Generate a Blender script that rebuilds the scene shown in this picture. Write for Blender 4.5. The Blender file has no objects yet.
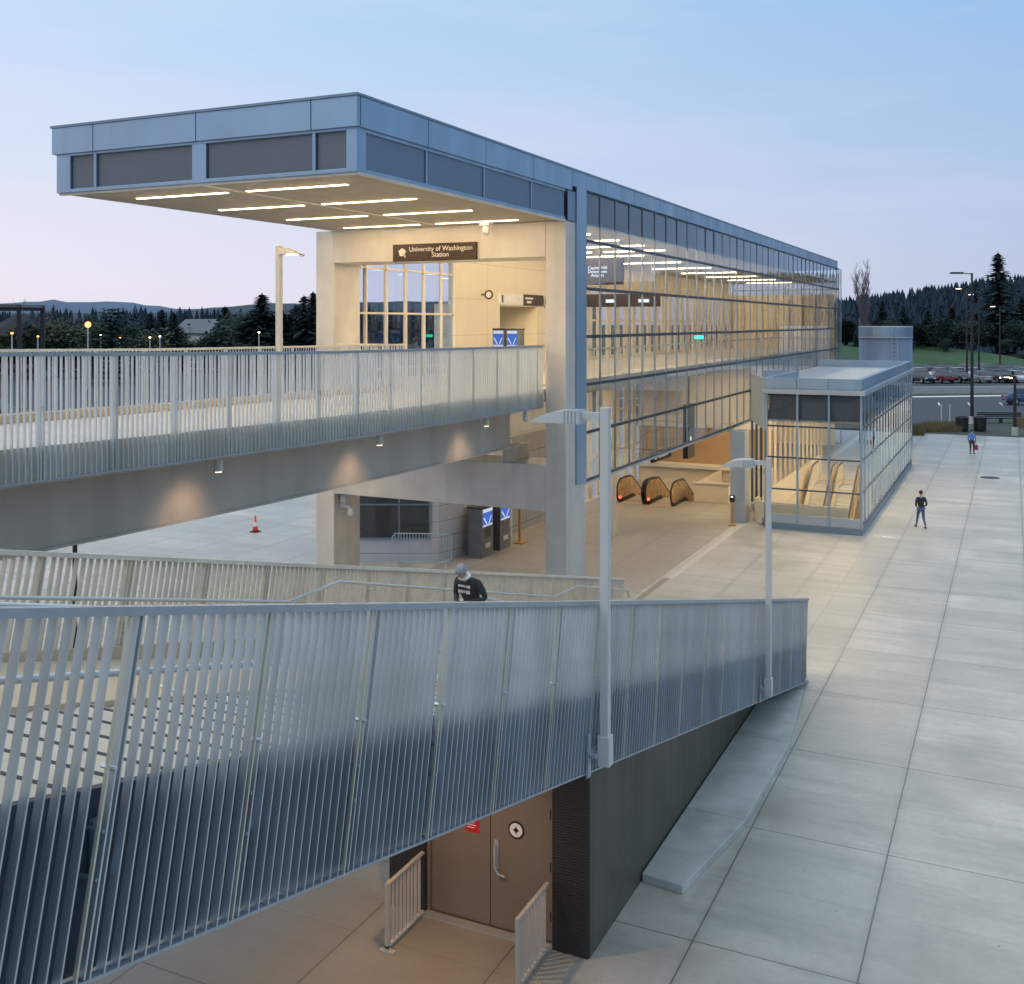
import bpy, math, random
from mathutils import Vector, Matrix, Euler, noise
R = math.radians
random.seed(7)
C = bpy.data.collections.new("scene"); bpy.context.scene.collection.children.link(C)
SC = bpy.context.scene
ROOT = {}

# ---------------------------------------------------------------- helpers
class MB:
    def __init__(s): s.v = []; s.f = []; s.mi = []; s.cur = 0
    def m(s, i): s.cur = i; return s
    def face(s, idx): s.f.append(idx); s.mi.append(s.cur)
    def poly(s, pts):
        n = len(s.v); s.v += [tuple(p) for p in pts]; s.face(list(range(n, n+len(pts)))); return s
    def hexa(s, p):            # 8 points, bottom 4 then top 4
        n = len(s.v); s.v += [tuple(q) for q in p]
        for a in ((0,3,2,1),(4,5,6,7),(0,1,5,4),(1,2,6,5),(2,3,7,6),(3,0,4,7)): s.face([n+i for i in a])
        return s
    def box(s, x0, x1, y0, y1, z0, z1):
        if x0 > x1: x0, x1 = x1, x0
        if y0 > y1: y0, y1 = y1, y0
        if z0 > z1: z0, z1 = z1, z0
        return s.hexa([(x0,y0,z0),(x1,y0,z0),(x1,y1,z0),(x0,y1,z0),(x0,y0,z1),(x1,y0,z1),(x1,y1,z1),(x0,y1,z1)])
    def obox(s, c, sz, M=None):
        h = [q*.5 for q in sz]; M = M or Matrix.Identity(3)
        P = [Vector((a*h[0], b*h[1], e*h[2])) for e in (-1,1) for a, b in ((-1,-1),(1,-1),(1,1),(-1,1))]
        return s.hexa([Vector(c) + M @ p for p in P])
    def tube(s, pts, r, n=8, caps=True, closed=False):
        pts = [Vector(p) for p in pts]; k = len(pts); base = len(s.v)
        rr = r if isinstance(r, (list, tuple)) else [r]*k
        up = None
        for i, p in enumerate(pts):
            if closed: t = pts[(i+1) % k] - pts[i-1]
            else: t = pts[min(i+1, k-1)] - pts[max(i-1, 0)]
            if t.length < 1e-9: t = Vector((0,0,1))
            t.normalize()
            if up is None: up = Vector((0,0,1)) if abs(t.z) < .9 else Vector((1,0,0))
            a = t.cross(up)
            if a.length < 1e-4: a = t.cross(Vector((0,1,0)))
            a.normalize(); b = a.cross(t); up = b
            for j in range(n):
                th = 2*math.pi*j/n
                s.v.append(tuple(p + a*math.cos(th)*rr[i] + b*math.sin(th)*rr[i]))
        for i in range(k if closed else k-1):
            i2 = (i+1) % k
            for j in range(n):
                j2 = (j+1) % n
                s.face([base+i*n+j, base+i*n+j2, base+i2*n+j2, base+i2*n+j])
        if caps and not closed:
            s.face([base+j for j in range(n)][::-1]); s.face([base+(k-1)*n+j for j in range(n)])
        return s
    def cyl(s, x, y, z0, z1, r0, r1=None, n=16):
        return s.tube([(x,y,z0),(x,y,z1)], [r0, r0 if r1 is None else r1], n)
    def extr(s, pts, vec):     # prism: polygon + extrusion vector
        n = len(s.v); k = len(pts); vec = Vector(vec)
        s.v += [tuple(p) for p in pts] + [tuple(Vector(p)+vec) for p in pts]
        s.face([n+i for i in range(k)][::-1]); s.face([n+k+i for i in range(k)])
        for i in range(k): s.face([n+i, n+(i+1)%k, n+k+(i+1)%k, n+k+i])
        return s
    def lathe(s, prof, cx, cy, n=24):
        b = len(s.v); k = len(prof)
        for r, z in prof:
            for j in range(n):
                t = 2*math.pi*j/n; s.v.append((cx+r*math.cos(t), cy+r*math.sin(t), z))
        for i in range(k-1):
            for j in range(n): s.face([b+i*n+j, b+i*n+(j+1)%n, b+(i+1)*n+(j+1)%n, b+(i+1)*n+j])
        s.face([b+j for j in range(n)][::-1]); s.face([b+(k-1)*n+j for j in range(n)])
        return s
    def ell(s, c, r, n=12, m=8, M=None):
        b = len(s.v); M = M or Matrix.Identity(3)
        for i in range(m+1):
            ph = math.pi*i/m
            for j in range(n):
                t = 2*math.pi*j/n
                p = Vector((r[0]*math.sin(ph)*math.cos(t), r[1]*math.sin(ph)*math.sin(t), r[2]*math.cos(ph)))
                s.v.append(tuple(Vector(c)+M@p))
        for i in range(m):
            for j in range(n): s.face([b+i*n+j, b+(i+1)*n+j, b+(i+1)*n+(j+1)%n, b+i*n+(j+1)%n])
        return s
    def mesh(s, name, mats, off, smooth):
        me = bpy.data.meshes.new(name)
        me.from_pydata([(a-off[0], b-off[1], c-off[2]) for a, b, c in s.v], [], s.f)
        for m in mats: me.materials.append(m)
        if len(mats) > 1: me.polygons.foreach_set('material_index', s.mi)
        if smooth: me.polygons.foreach_set('use_smooth', [True]*len(me.polygons))
        me.update(); return me
    def build(s, name, mat, parent=None, bev=0, smooth=False, loc=None):
        mats = mat if isinstance(mat, (list, tuple)) else [mat]
        off = ROOT.get(parent.name, Vector((0,0,0))) if parent else Vector(loc or (0,0,0))
        o = bpy.data.objects.new(name, s.mesh(name, mats, off, smooth)); C.objects.link(o)
        if parent: o.parent = parent; ROOT[o.name] = off
        else: o.location = off; ROOT[o.name] = off
        if bev:
            m = o.modifiers.new('bevel', 'BEVEL'); m.width = bev; m.segments = 2; m.limit_method = 'ANGLE'
        return o

def tag(o, label=None, cat=None, group=None, kind=None):
    if label: o['label'] = label
    if cat: o['category'] = cat
    if group: o['group'] = group
    if kind: o['kind'] = kind
    return o
def thing(name, loc, label, cat, group=None):
    o = bpy.data.objects.new(name, None); C.objects.link(o); o.location = loc; o.empty_display_size = .2
    ROOT[o.name] = Vector(loc); return tag(o, label, cat, group)
def kids(o): return [c for c in C.objects if c.parent == o]
def copy_tree(o, parent=None, _k=None):
    c = o.copy(); C.objects.link(c)
    if parent: c.parent = parent
    for ch in kids(o):
        if ch != c: copy_tree(ch, c)
    return c
def place(o, loc, rz=0, sc=1, label=None):
    o.location = loc; o.rotation_euler = (0, 0, rz); o.scale = (sc, sc, sc) if not isinstance(sc, tuple) else sc
    if label: o['label'] = label
    return o
HX, HY = -.4296, .9030          # heading of the view, used only to turn map bearings into ground points
def at(px, d):                  # ground point at bearing px and distance d
    o = (px-512)/1053
    return Vector(((HX+o*HY)*d, (HY-o*HX)*d, 0))
ORD = ['first','second','third','fourth','fifth','sixth','seventh','eighth','ninth','tenth','eleventh','twelfth','thirteenth','fourteenth','fifteenth','sixteenth','seventeenth','eighteenth','nineteenth','twentieth']

# ---------------------------------------------------------------- materials
def nt(name):
    m = bpy.data.materials.new(name); m.use_nodes = True; t = m.node_tree; t.nodes.clear()
    out = t.nodes.new('ShaderNodeOutputMaterial'); return m, t, out
def N(t, typ, **k):
    n = t.nodes.new(typ)
    for a, b in k.items(): setattr(n, a, b)
    return n
def math_(t, op, a, b=None, c=None):
    n = N(t, 'ShaderNodeMath', operation=op)
    for i, q in enumerate((a, b, c)):
        if q is None: continue
        if isinstance(q, (int, float)): n.inputs[i].default_value = q
        else: t.links.new(q, n.inputs[i])
    return n.outputs[0]
def mixc(t, fac, a, b, bt='MIX'):
    n = N(t, 'ShaderNodeMix', data_type='RGBA', blend_type=bt)
    for i, q in ((0, fac), (6, a), (7, b)):
        if isinstance(q, (int, float)): n.inputs[i].default_value = q
        elif isinstance(q, (tuple, list)): n.inputs[i].default_value = (*q[:3], 1)
        else: t.links.new(q, n.inputs[i])
    return n.outputs[2]
def noise_(t, vec, scale, detail=4, rough=.55):
    n = N(t, 'ShaderNodeTexNoise'); n.inputs['Scale'].default_value = scale
    n.inputs['Detail'].default_value = detail; n.inputs['Roughness'].default_value = rough
    t.links.new(vec, n.inputs['Vector']); return n.outputs[0]
def ramp(t, fac, lo, hi, a=0., b=1.):
    n = N(t, 'ShaderNodeMapRange'); n.inputs[1].default_value = lo; n.inputs[2].default_value = hi
    n.inputs[3].default_value = a; n.inputs[4].default_value = b
    t.links.new(fac, n.inputs[0]); return n.outputs[0]
def pbr(name, col, rough=.6, metal=0., var=.12, nscale=3., bump=0., bscale=40., spec=.5, stretch=None, var2=0.):
    m, t, out = nt(name); b = N(t, 'ShaderNodeBsdfPrincipled'); t.links.new(b.outputs[0], out.inputs[0])
    g = N(t, 'ShaderNodeNewGeometry'); pos = g.outputs['Position']
    if stretch:
        mp = N(t, 'ShaderNodeMapping'); mp.inputs['Scale'].default_value = stretch
        t.links.new(pos, mp.inputs[0]); pos = mp.outputs[0]
    n1 = noise_(t, pos, nscale, 6)
    f = ramp(t, n1, .3, .7)
    c1 = tuple(max(0, q*(1-var)) for q in col); c2 = tuple(min(1, q*(1+var)) for q in col)
    c = mixc(t, f, c1, c2)
    if var2:
        n2 = noise_(t, pos, nscale*.13, 3); c = mixc(t, ramp(t, n2, .35, .7, 0, var2), c, tuple(q*.45 for q in col))
    t.links.new(c, b.inputs['Base Color'])
    b.inputs['Metallic'].default_value = metal; b.inputs['Specular IOR Level'].default_value = spec
    t.links.new(ramp(t, n1, .25, .75, max(0, rough-.08), min(1, rough+.08)), b.inputs['Roughness'])
    if bump:
        bn = N(t, 'ShaderNodeBump'); bn.inputs['Strength'].default_value = bump; bn.inputs['Distance'].default_value = .02
        t.links.new(noise_(t, pos, bscale, 5), bn.inputs['Height']); t.links.new(bn.outputs[0], b.inputs['Normal'])
    return m
def streak(m, amt):
    t = m.node_tree; b = next(n for n in t.nodes if n.type == 'BSDF_PRINCIPLED'); src = b.inputs['Base Color'].links[0].from_socket
    g = N(t, 'ShaderNodeNewGeometry'); mp = N(t, 'ShaderNodeMapping'); mp.inputs['Scale'].default_value = (1,1,.07); t.links.new(g.outputs['Position'], mp.inputs[0])
    f = ramp(t, noise_(t, mp.outputs[0], 1.5, 4, .55), .46, .74, 0, amt)
    t.links.new(mixc(t, f, src, (.10,.10,.095)), b.inputs['Base Color'])
    t.links.new(ramp(t, noise_(t, mp.outputs[0], 1.4, 4), .3, .7, .3, .52), b.inputs['Roughness'])
def emit(name, col, st):
    m, t, out = nt(name); e = N(t, 'ShaderNodeEmission'); e.inputs[0].default_value = (*col, 1); e.inputs[1].default_value = st
    t.links.new(e.outputs[0], out.inputs[0]); return m
def glassm(name, tint=(.93,.96,.96), ior=1.5, boost=1.0, rough=0.0, refl=(1,1,1)):
    m, t, out = nt(name)
    tr = N(t, 'ShaderNodeBsdfTransparent'); tr.inputs[0].default_value = (*tint, 1)
    gl = N(t, 'ShaderNodeBsdfGlossy'); gl.inputs['Roughness'].default_value = rough; gl.inputs[0].default_value = (*refl, 1)
    fr = N(t, 'ShaderNodeFresnel'); fr.inputs[0].default_value = ior
    mx = N(t, 'ShaderNodeMixShader'); f = math_(t, 'MULTIPLY', fr.outputs[0], boost)
    t.links.new(math_(t, 'MINIMUM', f, 1.0), mx.inputs[0]); t.links.new(tr.outputs[0], mx.inputs[1]); t.links.new(gl.outputs[0], mx.inputs[2])
    t.links.new(mx.outputs[0], out.inputs[0]); return m
def sep(t):
    g = N(t, 'ShaderNodeNewGeometry'); s = N(t, 'ShaderNodeSeparateXYZ'); t.links.new(g.outputs['Position'], s.inputs[0])
    return g.outputs['Position'], s.outputs[0], s.outputs[1], s.outputs[2]
def joint(t, x, o, s, w):
    d = math_(t, 'PINGPONG', math_(t, 'SUBTRACT', x, o), s/2); return math_(t, 'LESS_THAN', d, w/2)
def cell(t, x, o, s): return math_(t, 'FLOOR', math_(t, 'DIVIDE', math_(t, 'SUBTRACT', x, o), s))

def paving():
    m, t, out = nt('plaza_concrete'); b = N(t, 'ShaderNodeBsdfPrincipled'); t.links.new(b.outputs[0], out.inputs[0])
    P, x, y, z = sep(t)
    west = math_(t, 'LESS_THAN', x, -4.4)              # fine pavers west of the long joint, big slabs east
    farw = math_(t, 'MULTIPLY', west, math_(t, 'GREATER_THAN', y, 30.0))
    jA = math_(t, 'MAXIMUM', joint(t, x, -4.4, 2.4, .026), joint(t, y, 15.65, 4.0, .026))
    jA2 = math_(t, 'MULTIPLY', joint(t, y, 17.65, 4.0, .014), .5)
    jA = math_(t, 'MAXIMUM', jA, jA2)
    jB = math_(t, 'MAXIMUM', joint(t, x, -4.4, 1.2, .016), joint(t, y, 15.65, 2.0, .016))
    jB = math_(t, 'MULTIPLY', jB, .65)
    J = math_(t, 'ADD', math_(t, 'MULTIPLY', jA, math_(t, 'SUBTRACT', 1.0, farw)), math_(t, 'MULTIPLY', jB, farw))
    cv = N(t, 'ShaderNodeCombineXYZ'); t.links.new(cell(t, x, -4.4, 2.4), cv.inputs[0]); t.links.new(cell(t, y, 15.65, 2.0), cv.inputs[1])
    wn = N(t, 'ShaderNodeTexWhiteNoise', noise_dimensions='3D'); t.links.new(cv.outputs[0], wn.inputs['Vector'])
    cv2 = N(t, 'ShaderNodeCombineXYZ'); t.links.new(cell(t, x, -4.4, 1.2), cv2.inputs[0]); t.links.new(cell(t, y, 15.65, 2.0), cv2.inputs[1])
    wn2 = N(t, 'ShaderNodeTexWhiteNoise', noise_dimensions='3D'); t.links.new(cv2.outputs[0], wn2.inputs['Vector'])
    n1 = noise_(t, P, .35, 7, .62); n2 = noise_(t, P, 6., 6, .7); 
    mp = N(t, 'ShaderNodeMapping'); mp.inputs['Scale'].default_value = (.16, 1.0, 1); mp.inputs['Rotation'].default_value = (0,0,.05); t.links.new(P, mp.inputs[0])
    n3 = noise_(t, mp.outputs[0], 1.3, 5, .65)
    c = mixc(t, ramp(t, n1, .32, .68), (.42,.385,.315), (.64,.61,.53))
    c = mixc(t, ramp(t, n3, .46, .70, 0, .55), c, (.27,.26,.225))
    c = mixc(t, ramp(t, n2, .42, .75, 0, .35), c, (.30,.29,.26))
    c = mixc(t, ramp(t, wn.outputs[0], 0, 1, 0, .38), c, (.33,.31,.26))
    c = mixc(t, math_(t, 'MULTIPLY', farw, ramp(t, wn2.outputs[0], 0, 1, 0, .3)), c, (.28,.28,.28))
    vo = N(t, 'ShaderNodeTexVoronoi'); vo.inputs['Scale'].default_value = 2.2; t.links.new(P, vo.inputs['Vector'])
    gum = math_(t, 'MULTIPLY', math_(t, 'LESS_THAN', vo.outputs['Distance'], .05), ramp(t, noise_(t, P, .9, 2), .5, .56))
    c = mixc(t, math_(t, 'MULTIPLY', gum, .5), c, (.10,.10,.09))
    # shade under the stairs and the station, painted into the paving colour
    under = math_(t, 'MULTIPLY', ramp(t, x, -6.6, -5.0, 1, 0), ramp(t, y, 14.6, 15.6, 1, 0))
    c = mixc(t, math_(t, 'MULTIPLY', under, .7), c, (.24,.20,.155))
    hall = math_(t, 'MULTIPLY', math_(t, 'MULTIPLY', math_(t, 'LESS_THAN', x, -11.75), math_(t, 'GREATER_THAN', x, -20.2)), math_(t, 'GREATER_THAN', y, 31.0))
    c = mixc(t, math_(t, 'MULTIPLY', hall, .55), c, (.20,.19,.18))  # hall floor darkened in its colour in place of shade
    strip = math_(t, 'MULTIPLY', math_(t, 'LESS_THAN', math_(t, 'ABSOLUTE', math_(t, 'ADD', x, 11.5)), .22), math_(t, 'GREATER_THAN', y, 37.5))
    c = mixc(t, math_(t, 'MULTIPLY', strip, .7), c, (.62,.60,.54))
    strip2 = math_(t, 'MULTIPLY', math_(t, 'LESS_THAN', math_(t, 'ABSOLUTE', math_(t, 'ADD', x, 11.5)), .12), math_(t, 'LESS_THAN', y, 37.5))
    strip2 = math_(t, 'MULTIPLY', strip2, math_(t, 'GREATER_THAN', y, 29.))
    c = mixc(t, math_(t, 'MULTIPLY', strip2, .75), c, (.12,.12,.12))
    edge = ramp(t, math_(t, 'PINGPONG', math_(t, 'ADD', x, 4.4), 1.2), 0, .16, .22, 0)
    c = mixc(t, edge, c, (.2,.195,.17))
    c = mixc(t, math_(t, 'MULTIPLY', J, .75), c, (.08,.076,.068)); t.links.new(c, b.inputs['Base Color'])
    t.links.new(ramp(t, n1, .3, .7, .30, .50), b.inputs['Roughness'])
    bn = N(t, 'ShaderNodeBump'); bn.inputs['Strength'].default_value = .3; bn.inputs['Distance'].default_value = .02
    h = math_(t, 'SUBTRACT', math_(t, 'MULTIPLY', n2, .25), J); t.links.new(h, bn.inputs['Height']); t.links.new(bn.outputs[0], b.inputs['Normal'])
    return m
def panel(name, col, px=0, ox=0, py=0, oy=0, pz=0, oz=0, w=.02, rough=.5, metal=0, jcol=(.04,.04,.04), var=.08, jf=1.0, bump=0.):
    """flat panels with fine joints on world planes"""
    m, t, out = nt(name); b = N(t, 'ShaderNodeBsdfPrincipled'); t.links.new(b.outputs[0], out.inputs[0])
    P, x, y, z = sep(t); J = 0.0
    nrm = N(t, 'ShaderNodeSeparateXYZ'); g = N(t, 'ShaderNodeNewGeometry'); t.links.new(g.outputs['True Normal'], nrm.inputs[0])
    for k, (a, s, o) in enumerate(((x, px, ox), (y, py, oy), (z, pz, oz))):
        if s:
            j = math_(t, 'MULTIPLY', joint(t, a, o, s, w), math_(t, 'LESS_THAN', math_(t, 'ABSOLUTE', nrm.outputs[k]), .7))
            J = math_(t, 'MAXIMUM', j, J)
    n1 = noise_(t, P, 1.3, 6)
    c = mixc(t, ramp(t, n1, .3, .7), tuple(q*(1-var) for q in col), tuple(min(1, q*(1+var)) for q in col))
    if not isinstance(J, float): c = mixc(t, math_(t, 'MULTIPLY', J, jf), c, jcol)
    t.links.new(c, b.inputs['Base Color']); b.inputs['Metallic'].default_value = metal
    t.links.new(ramp(t, n1, .3, .7, rough-.07, rough+.07), b.inputs['Roughness'])
    return m

M = {}
M['paving'] = paving()
M['conc'] = pbr('pale_concrete', (.62,.575,.52), .65, 0, .09, 1.2, .12, 30, var2=.18)
M['conc_wall'] = panel('soft_concrete_wall', (.50,.48,.43), w=.012, rough=.65, var=.08, py=1.45, oy=30.7, pz=1.5, oz=7.4)
M['girder'] = pbr('painted_girder', (.52,.475,.41), .5, 0, .08, .8, .05, 30, var2=.2)
M['alu'] = pbr('aluminium_panel', (.31,.42,.54), .36, .75, .05, .9)
M['alu_dark'] = pbr('aluminium_trim', (.20,.27,.34), .4, .6, .06, 1.)
M['alu_lite'] = pbr('aluminium_frame', (.42,.47,.52), .4, .55, .06, 1.)
M['linkp'] = pbr('painted_link_panel', (.30,.37,.46), .6, .1, .05)
M['mull_v'] = pbr('silver_mullion', (.22,.26,.31), .4, .5, .06, 1.)
M['mull'] = pbr('mullion_metal', (.045,.06,.085), .4, .5, .06, 1.)
M['galv'] = pbr('galvanised_blade', (.56,.61,.66), .40, .76, .05, 2.)
M['galv_bridge'] = pbr('galvanised_bridge_blade', (.70,.73,.72), .42, .7, .04, 2.)
M['cream'] = pbr('warm_lit_blade_tint', (.68,.64,.53), .5, .15, .10, 7.)  # cream tint stands in for warm light on the galvanised rails
M['railtop'] = pbr('steel_cap_rail', (.36,.41,.46), .4, .6, .08, 6.)
M['steel'] = pbr('brushed_steel', (.60,.60,.58), .42, .6, .03, 2.)
M['stringer'] = pbr('dark_stringer', (.035,.050,.070), .6, .2, .25, 2.)
M['tread'] = pbr('stair_tread', (.52,.46,.36), .7, 0, .12, 3., .2)
M['nosing'] = pbr('tread_nosing', (.05,.05,.05), .8)
M['beige'] = pbr('beige_ramp', (.50,.40,.27), .7, 0, .08, 2.)
M['dark'] = pbr('dark_metal', (.025,.025,.03), .45, .4, .2)
M['rubber'] = pbr('black_rubber', (.012,.012,.012), .6)
M['black'] = pbr('sign_black', (.022,.015,.013), .7, spec=.15)
M['white'] = pbr('white_paint', (.78,.78,.76), .45, 0, .03)
M['lampw'] = pbr('lamp_white', (.54,.54,.52), .5, 0, .04)
M['interior'] = panel('interior_stone_panel', (.70,.61,.46), py=2.9, oy=37.5, pz=1.5, oz=7.4, w=.015, rough=.42, var=.05, jf=.6)
M['pilaster'] = pbr('interior_pilaster', (.66,.58,.46), .5, 0, .05)
M['wood'] = pbr('brown_wall_panel', (.33,.21,.11), .45, 0, .12, 2.)
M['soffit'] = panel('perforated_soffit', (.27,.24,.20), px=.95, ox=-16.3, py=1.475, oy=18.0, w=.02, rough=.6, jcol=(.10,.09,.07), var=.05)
M['ceiling'] = panel('hall_ceiling', (.46,.44,.41), px=.95, ox=-16.3, py=1.475, oy=18.0, w=.02, rough=.6, jcol=(.12,.11,.09))
M['floor'] = panel('terrazzo_floor', (.42,.39,.34), px=1.2, py=1.2, w=.01, rough=.35, jcol=(.2,.18,.15))
M['deck'] = panel('bridge_deck', (.50,.48,.44), py=3., oy=1., w=.02, rough=.7, jcol=(.15,.14,.13))
M['glass'] = glassm('facade_glass', (.93,.95,.95), 1.5, 1.35, refl=(.80,.92,1))
M['glass_in'] = glassm('window_glass', (.70,.78,.88), 1.5, 1.)
M['glass_dark'] = pbr('dark_window_glass', (.02,.03,.035), .06, 0, .1, spec=.9)
M['brownglass'] = pbr('bronze_balustrade', (.72,.52,.30), .26, .85, .25, 1.5)
M['strip'] = emit('warm_strip', (1.,.74,.42), 140.)
M['strip_in'] = emit('hall_strip', (1.,.78,.50), 190.)
M['strip_low'] = emit('undercroft_strip', (1.,.76,.48), 40.)
M['poster_w'] = emit('poster_white', (.80,.88,1.), .75)
M['post_warm_tint'] = pbr('warm_tinted_post_plate', (.62,.60,.50), .42, .6, .08, 3.)  # yellowish tint imitates warm light caught on the post edge
M['lampe'] = emit('lamp_lens', (1.,.86,.62), 7.)
M['warme'] = emit('downlight_lens', (1.,.66,.32), 14.)
M['red_e'] = emit('red_signal', (1.,.06,.02), 7.)
M['green_e'] = emit('green_signal_reflection', (.02,1.,.45), 7.)
M['orange_e'] = emit('sodium_lens', (1.,.36,.09), 4.5)
M['screen_e'] = emit('screen_blue', (.06,.14,.50), 1.1)
M['screen_w'] = emit('screen_white', (.85,.92,1.), 1.6)
M['head_e'] = emit('headlight', (1.,.75,.45), 30.)
M['signtxt'] = pbr('sign_lettering', (.85,.82,.76), .5)
M['taupe'] = pbr('taupe_door_paint', (.24,.185,.14), .42, .1, .05, 1.2)
M['char'] = panel('charcoal_wall_panel', (.080,.070,.052), py=3.1, oy=14.54, w=.02, rough=.55, jcol=(.01,.01,.01), var=.1)
M['ribbed'] = None
M['orange'] = pbr('cone_orange', (.75,.10,.03), .5)
M['amber'] = pbr('amber_post', (.46,.23,.06), .4, .2)
M['greybox'] = pbr('machine_grey', (.115,.12,.13), .4, .3)
M['red'] = pbr('red_notice', (.55,.01,.015), .5)
M['asphalt'] = pbr('asphalt', (.055,.060,.070), .85, 0, .15, .5, .1, 20)
M['asphalt_lot'] = pbr('parking_asphalt', (.05,.054,.062), .85, 0, .15, .3)
M['kerb'] = pbr('kerb_concrete', (.42,.41,.38), .7)
M['linep'] = pbr('road_paint', (.7,.7,.68), .6)
M['grass'] = pbr('green_bank', (.030,.085,.024), .9, 0, .3, .15, var2=.5)
M['ground'] = pbr('ground', (.055,.065,.05), .95, 0, .3, .03)
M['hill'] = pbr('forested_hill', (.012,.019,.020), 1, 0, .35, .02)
M['hill_far'] = pbr('far_hill_painted_haze', (.09,.14,.21), 1, 0, .1, .004)  # aerial haze painted in as a blue base colour
M['hill_mid'] = pbr('middle_hill', (.035,.055,.075), 1, 0, .2, .008)  # some distance haze mixed into the base colour
M['leaf_dark'] = pbr('conifer_needles', (.026,.045,.045), .9, 0, .4, .6, spec=.15)
M['leaf_mid'] = pbr('evergreen_leaves', (.034,.054,.042), .9, 0, .4, .6, spec=.15)
M['leaf_far'] = pbr('forest_painted_haze', (.034,.054,.074), 1, 0, .4, .08, spec=.1)  # needle colour paled and blued to imitate distance haze
M['leaf_pale'] = pbr('spring_leaves', (.075,.090,.050), .9, 0, .3, .5, spec=.15)
M['bark'] = pbr('bark', (.045,.036,.032), .9, 0, .2)
M['bark_pale'] = pbr('bare_twigs', (.14,.115,.125), .9, 0, .2)
M['shrub'] = pbr('ornamental_grass', (.16,.13,.07), .9, 0, .3, 2)

def ribbed():
    m, t, out = nt('ribbed_dark_tile'); b = N(t, 'ShaderNodeBsdfPrincipled'); t.links.new(b.outputs[0], out.inputs[0])
    P, x, y, z = sep(t)
    w = math_(t, 'SINE', math_(t, 'MULTIPLY', math_(t, 'ADD', z, math_(t, 'MULTIPLY', noise_(t, P, 9, 3), .06)), 150))
    c = mixc(t, ramp(t, w, -1, 1), (.016,.014,.012), (.036,.033,.028)); t.links.new(c, b.inputs['Base Color'])
    b.inputs['Roughness'].default_value = .45
    bn = N(t, 'ShaderNodeBump'); bn.inputs['Strength'].default_value = .3; bn.inputs['Distance'].default_value = .01
    t.links.new(w, bn.inputs['Height']); t.links.new(bn.outputs[0], b.inputs['Normal']); return m
M['ribbed'] = ribbed()
for k_, a_ in (('alu',.10),('girder',.22),('conc',.18),('char',.3),('galv_bridge',.10),('galv',.2),('cream',.2),('taupe',.15),('lampw',.15)): streak(M[k_], a_)
def meshpanel(name, c1, c2, s=75.):
    m, t, out = nt(name); b = N(t, 'ShaderNodeBsdfPrincipled'); t.links.new(b.outputs[0], out.inputs[0])
    P, x, y, z = sep(t)
    a = math_(t, 'SINE', math_(t, 'MULTIPLY', math_(t, 'ADD', x, math_(t, 'ADD', y, z)), s)); e = math_(t, 'SINE', math_(t, 'MULTIPLY', math_(t, 'SUBTRACT', math_(t, 'ADD', x, y), z), s))
    f = ramp(t, math_(t, 'MULTIPLY', a, e), -1, 1); f2 = ramp(t, noise_(t, P, .8, 3), .3, .7, .6, 1.)
    t.links.new(mixc(t, math_(t, 'MULTIPLY', f, f2), c1, c2), b.inputs['Base Color']); b.inputs['Roughness'].default_value = .5; b.inputs['Metallic'].default_value = .3
    return m
M['mesh'] = meshpanel('louvre_mesh', (.11,.125,.14), (.17,.19,.21))
M['mesh_side'] = meshpanel('side_louvre', (.13,.18,.25), (.19,.25,.33))

def text(name, s, size, loc, rot, mat, parent, align='CENTER', ext=.004):
    cu = bpy.data.curves.new(name, 'FONT'); cu.body = s; cu.size = size; cu.extrude = ext; cu.align_x = align; cu.align_y = 'CENTER'; cu.space_line = .85
    tmp = bpy.data.objects.new('tmp', cu); C.objects.link(tmp)
    bpy.context.view_layer.update()
    me = bpy.data.meshes.new_from_object(tmp.evaluated_get(bpy.context.evaluated_depsgraph_get()))
    bpy.data.objects.remove(tmp); me.materials.clear(); me.materials.append(mat)
    o = bpy.data.objects.new(name, me); C.objects.link(o)
    o.rotation_euler = rot; o.location = Vector(loc) - (ROOT[parent.name] if parent else Vector((0,0,0)))
    if parent: o.parent = parent; ROOT[o.name] = ROOT[parent.name]
    return o
FACE_S = (math.pi/2, 0, 0)           # text readable from -Y
FACE_E = (math.pi/2, 0, math.pi/2)   # text readable from +X

# ---------------------------------------------------------------- ground
XW, XE, Y0 = -75, 60, -30
g = MB()
# plaza sheet with two escalator openings
PIT1 = (-18.8, -13.2, 54.2, 60.0); PIT2 = (-10.8, -6.5, 49.6, 65.4)
xs = sorted({XW, -18.8, -13.2, -10.8, -6.5, XE, -40, -4.4, 20}); ys = sorted({Y0, 54.2, 60.0, 49.6, 65.4, 96.0, 0, 20, 40})
def inpit(x, y): return any(p[0] < x < p[1] and p[2] < y < p[3] for p in (PIT1, PIT2))
for i in range(len(xs)-1):
    for j in range(len(ys)-1):
        if not inpit((xs[i]+xs[i+1])/2, (ys[j]+ys[j+1])/2):
            g.poly([(xs[i],ys[j],0),(xs[i+1],ys[j],0),(xs[i+1],ys[j+1],0),(xs[i],ys[j+1],0)])
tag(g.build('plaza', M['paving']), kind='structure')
g = MB()
for x0, x1, y0, y1 in ((-4000,XW,-400,4500),(XE,4000,-400,4500),(XW,XE,96,4500),(XW,XE,-400,Y0)):
    g.poly([(x0,y0,-.012),(x1,y0,-.012),(x1,y1,-.012),(x0,y1,-.012)])
tag(g.build('ground', M['ground']), kind='structure')
def gpoly(name, pts, z, mat): 
    g = MB(); g.poly([(p[0],p[1],z) for p in pts]); return tag(g.build(name, mat), kind='structure')
def strip_road(name, p0, p1, w, z, mat):
    d = (p1-p0).normalized(); n = Vector((-d.y, d.x, 0)); a = n*w/2
    return gpoly(name, [p0-a, p1-a, p1+a, p0+a], z, mat)
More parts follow.
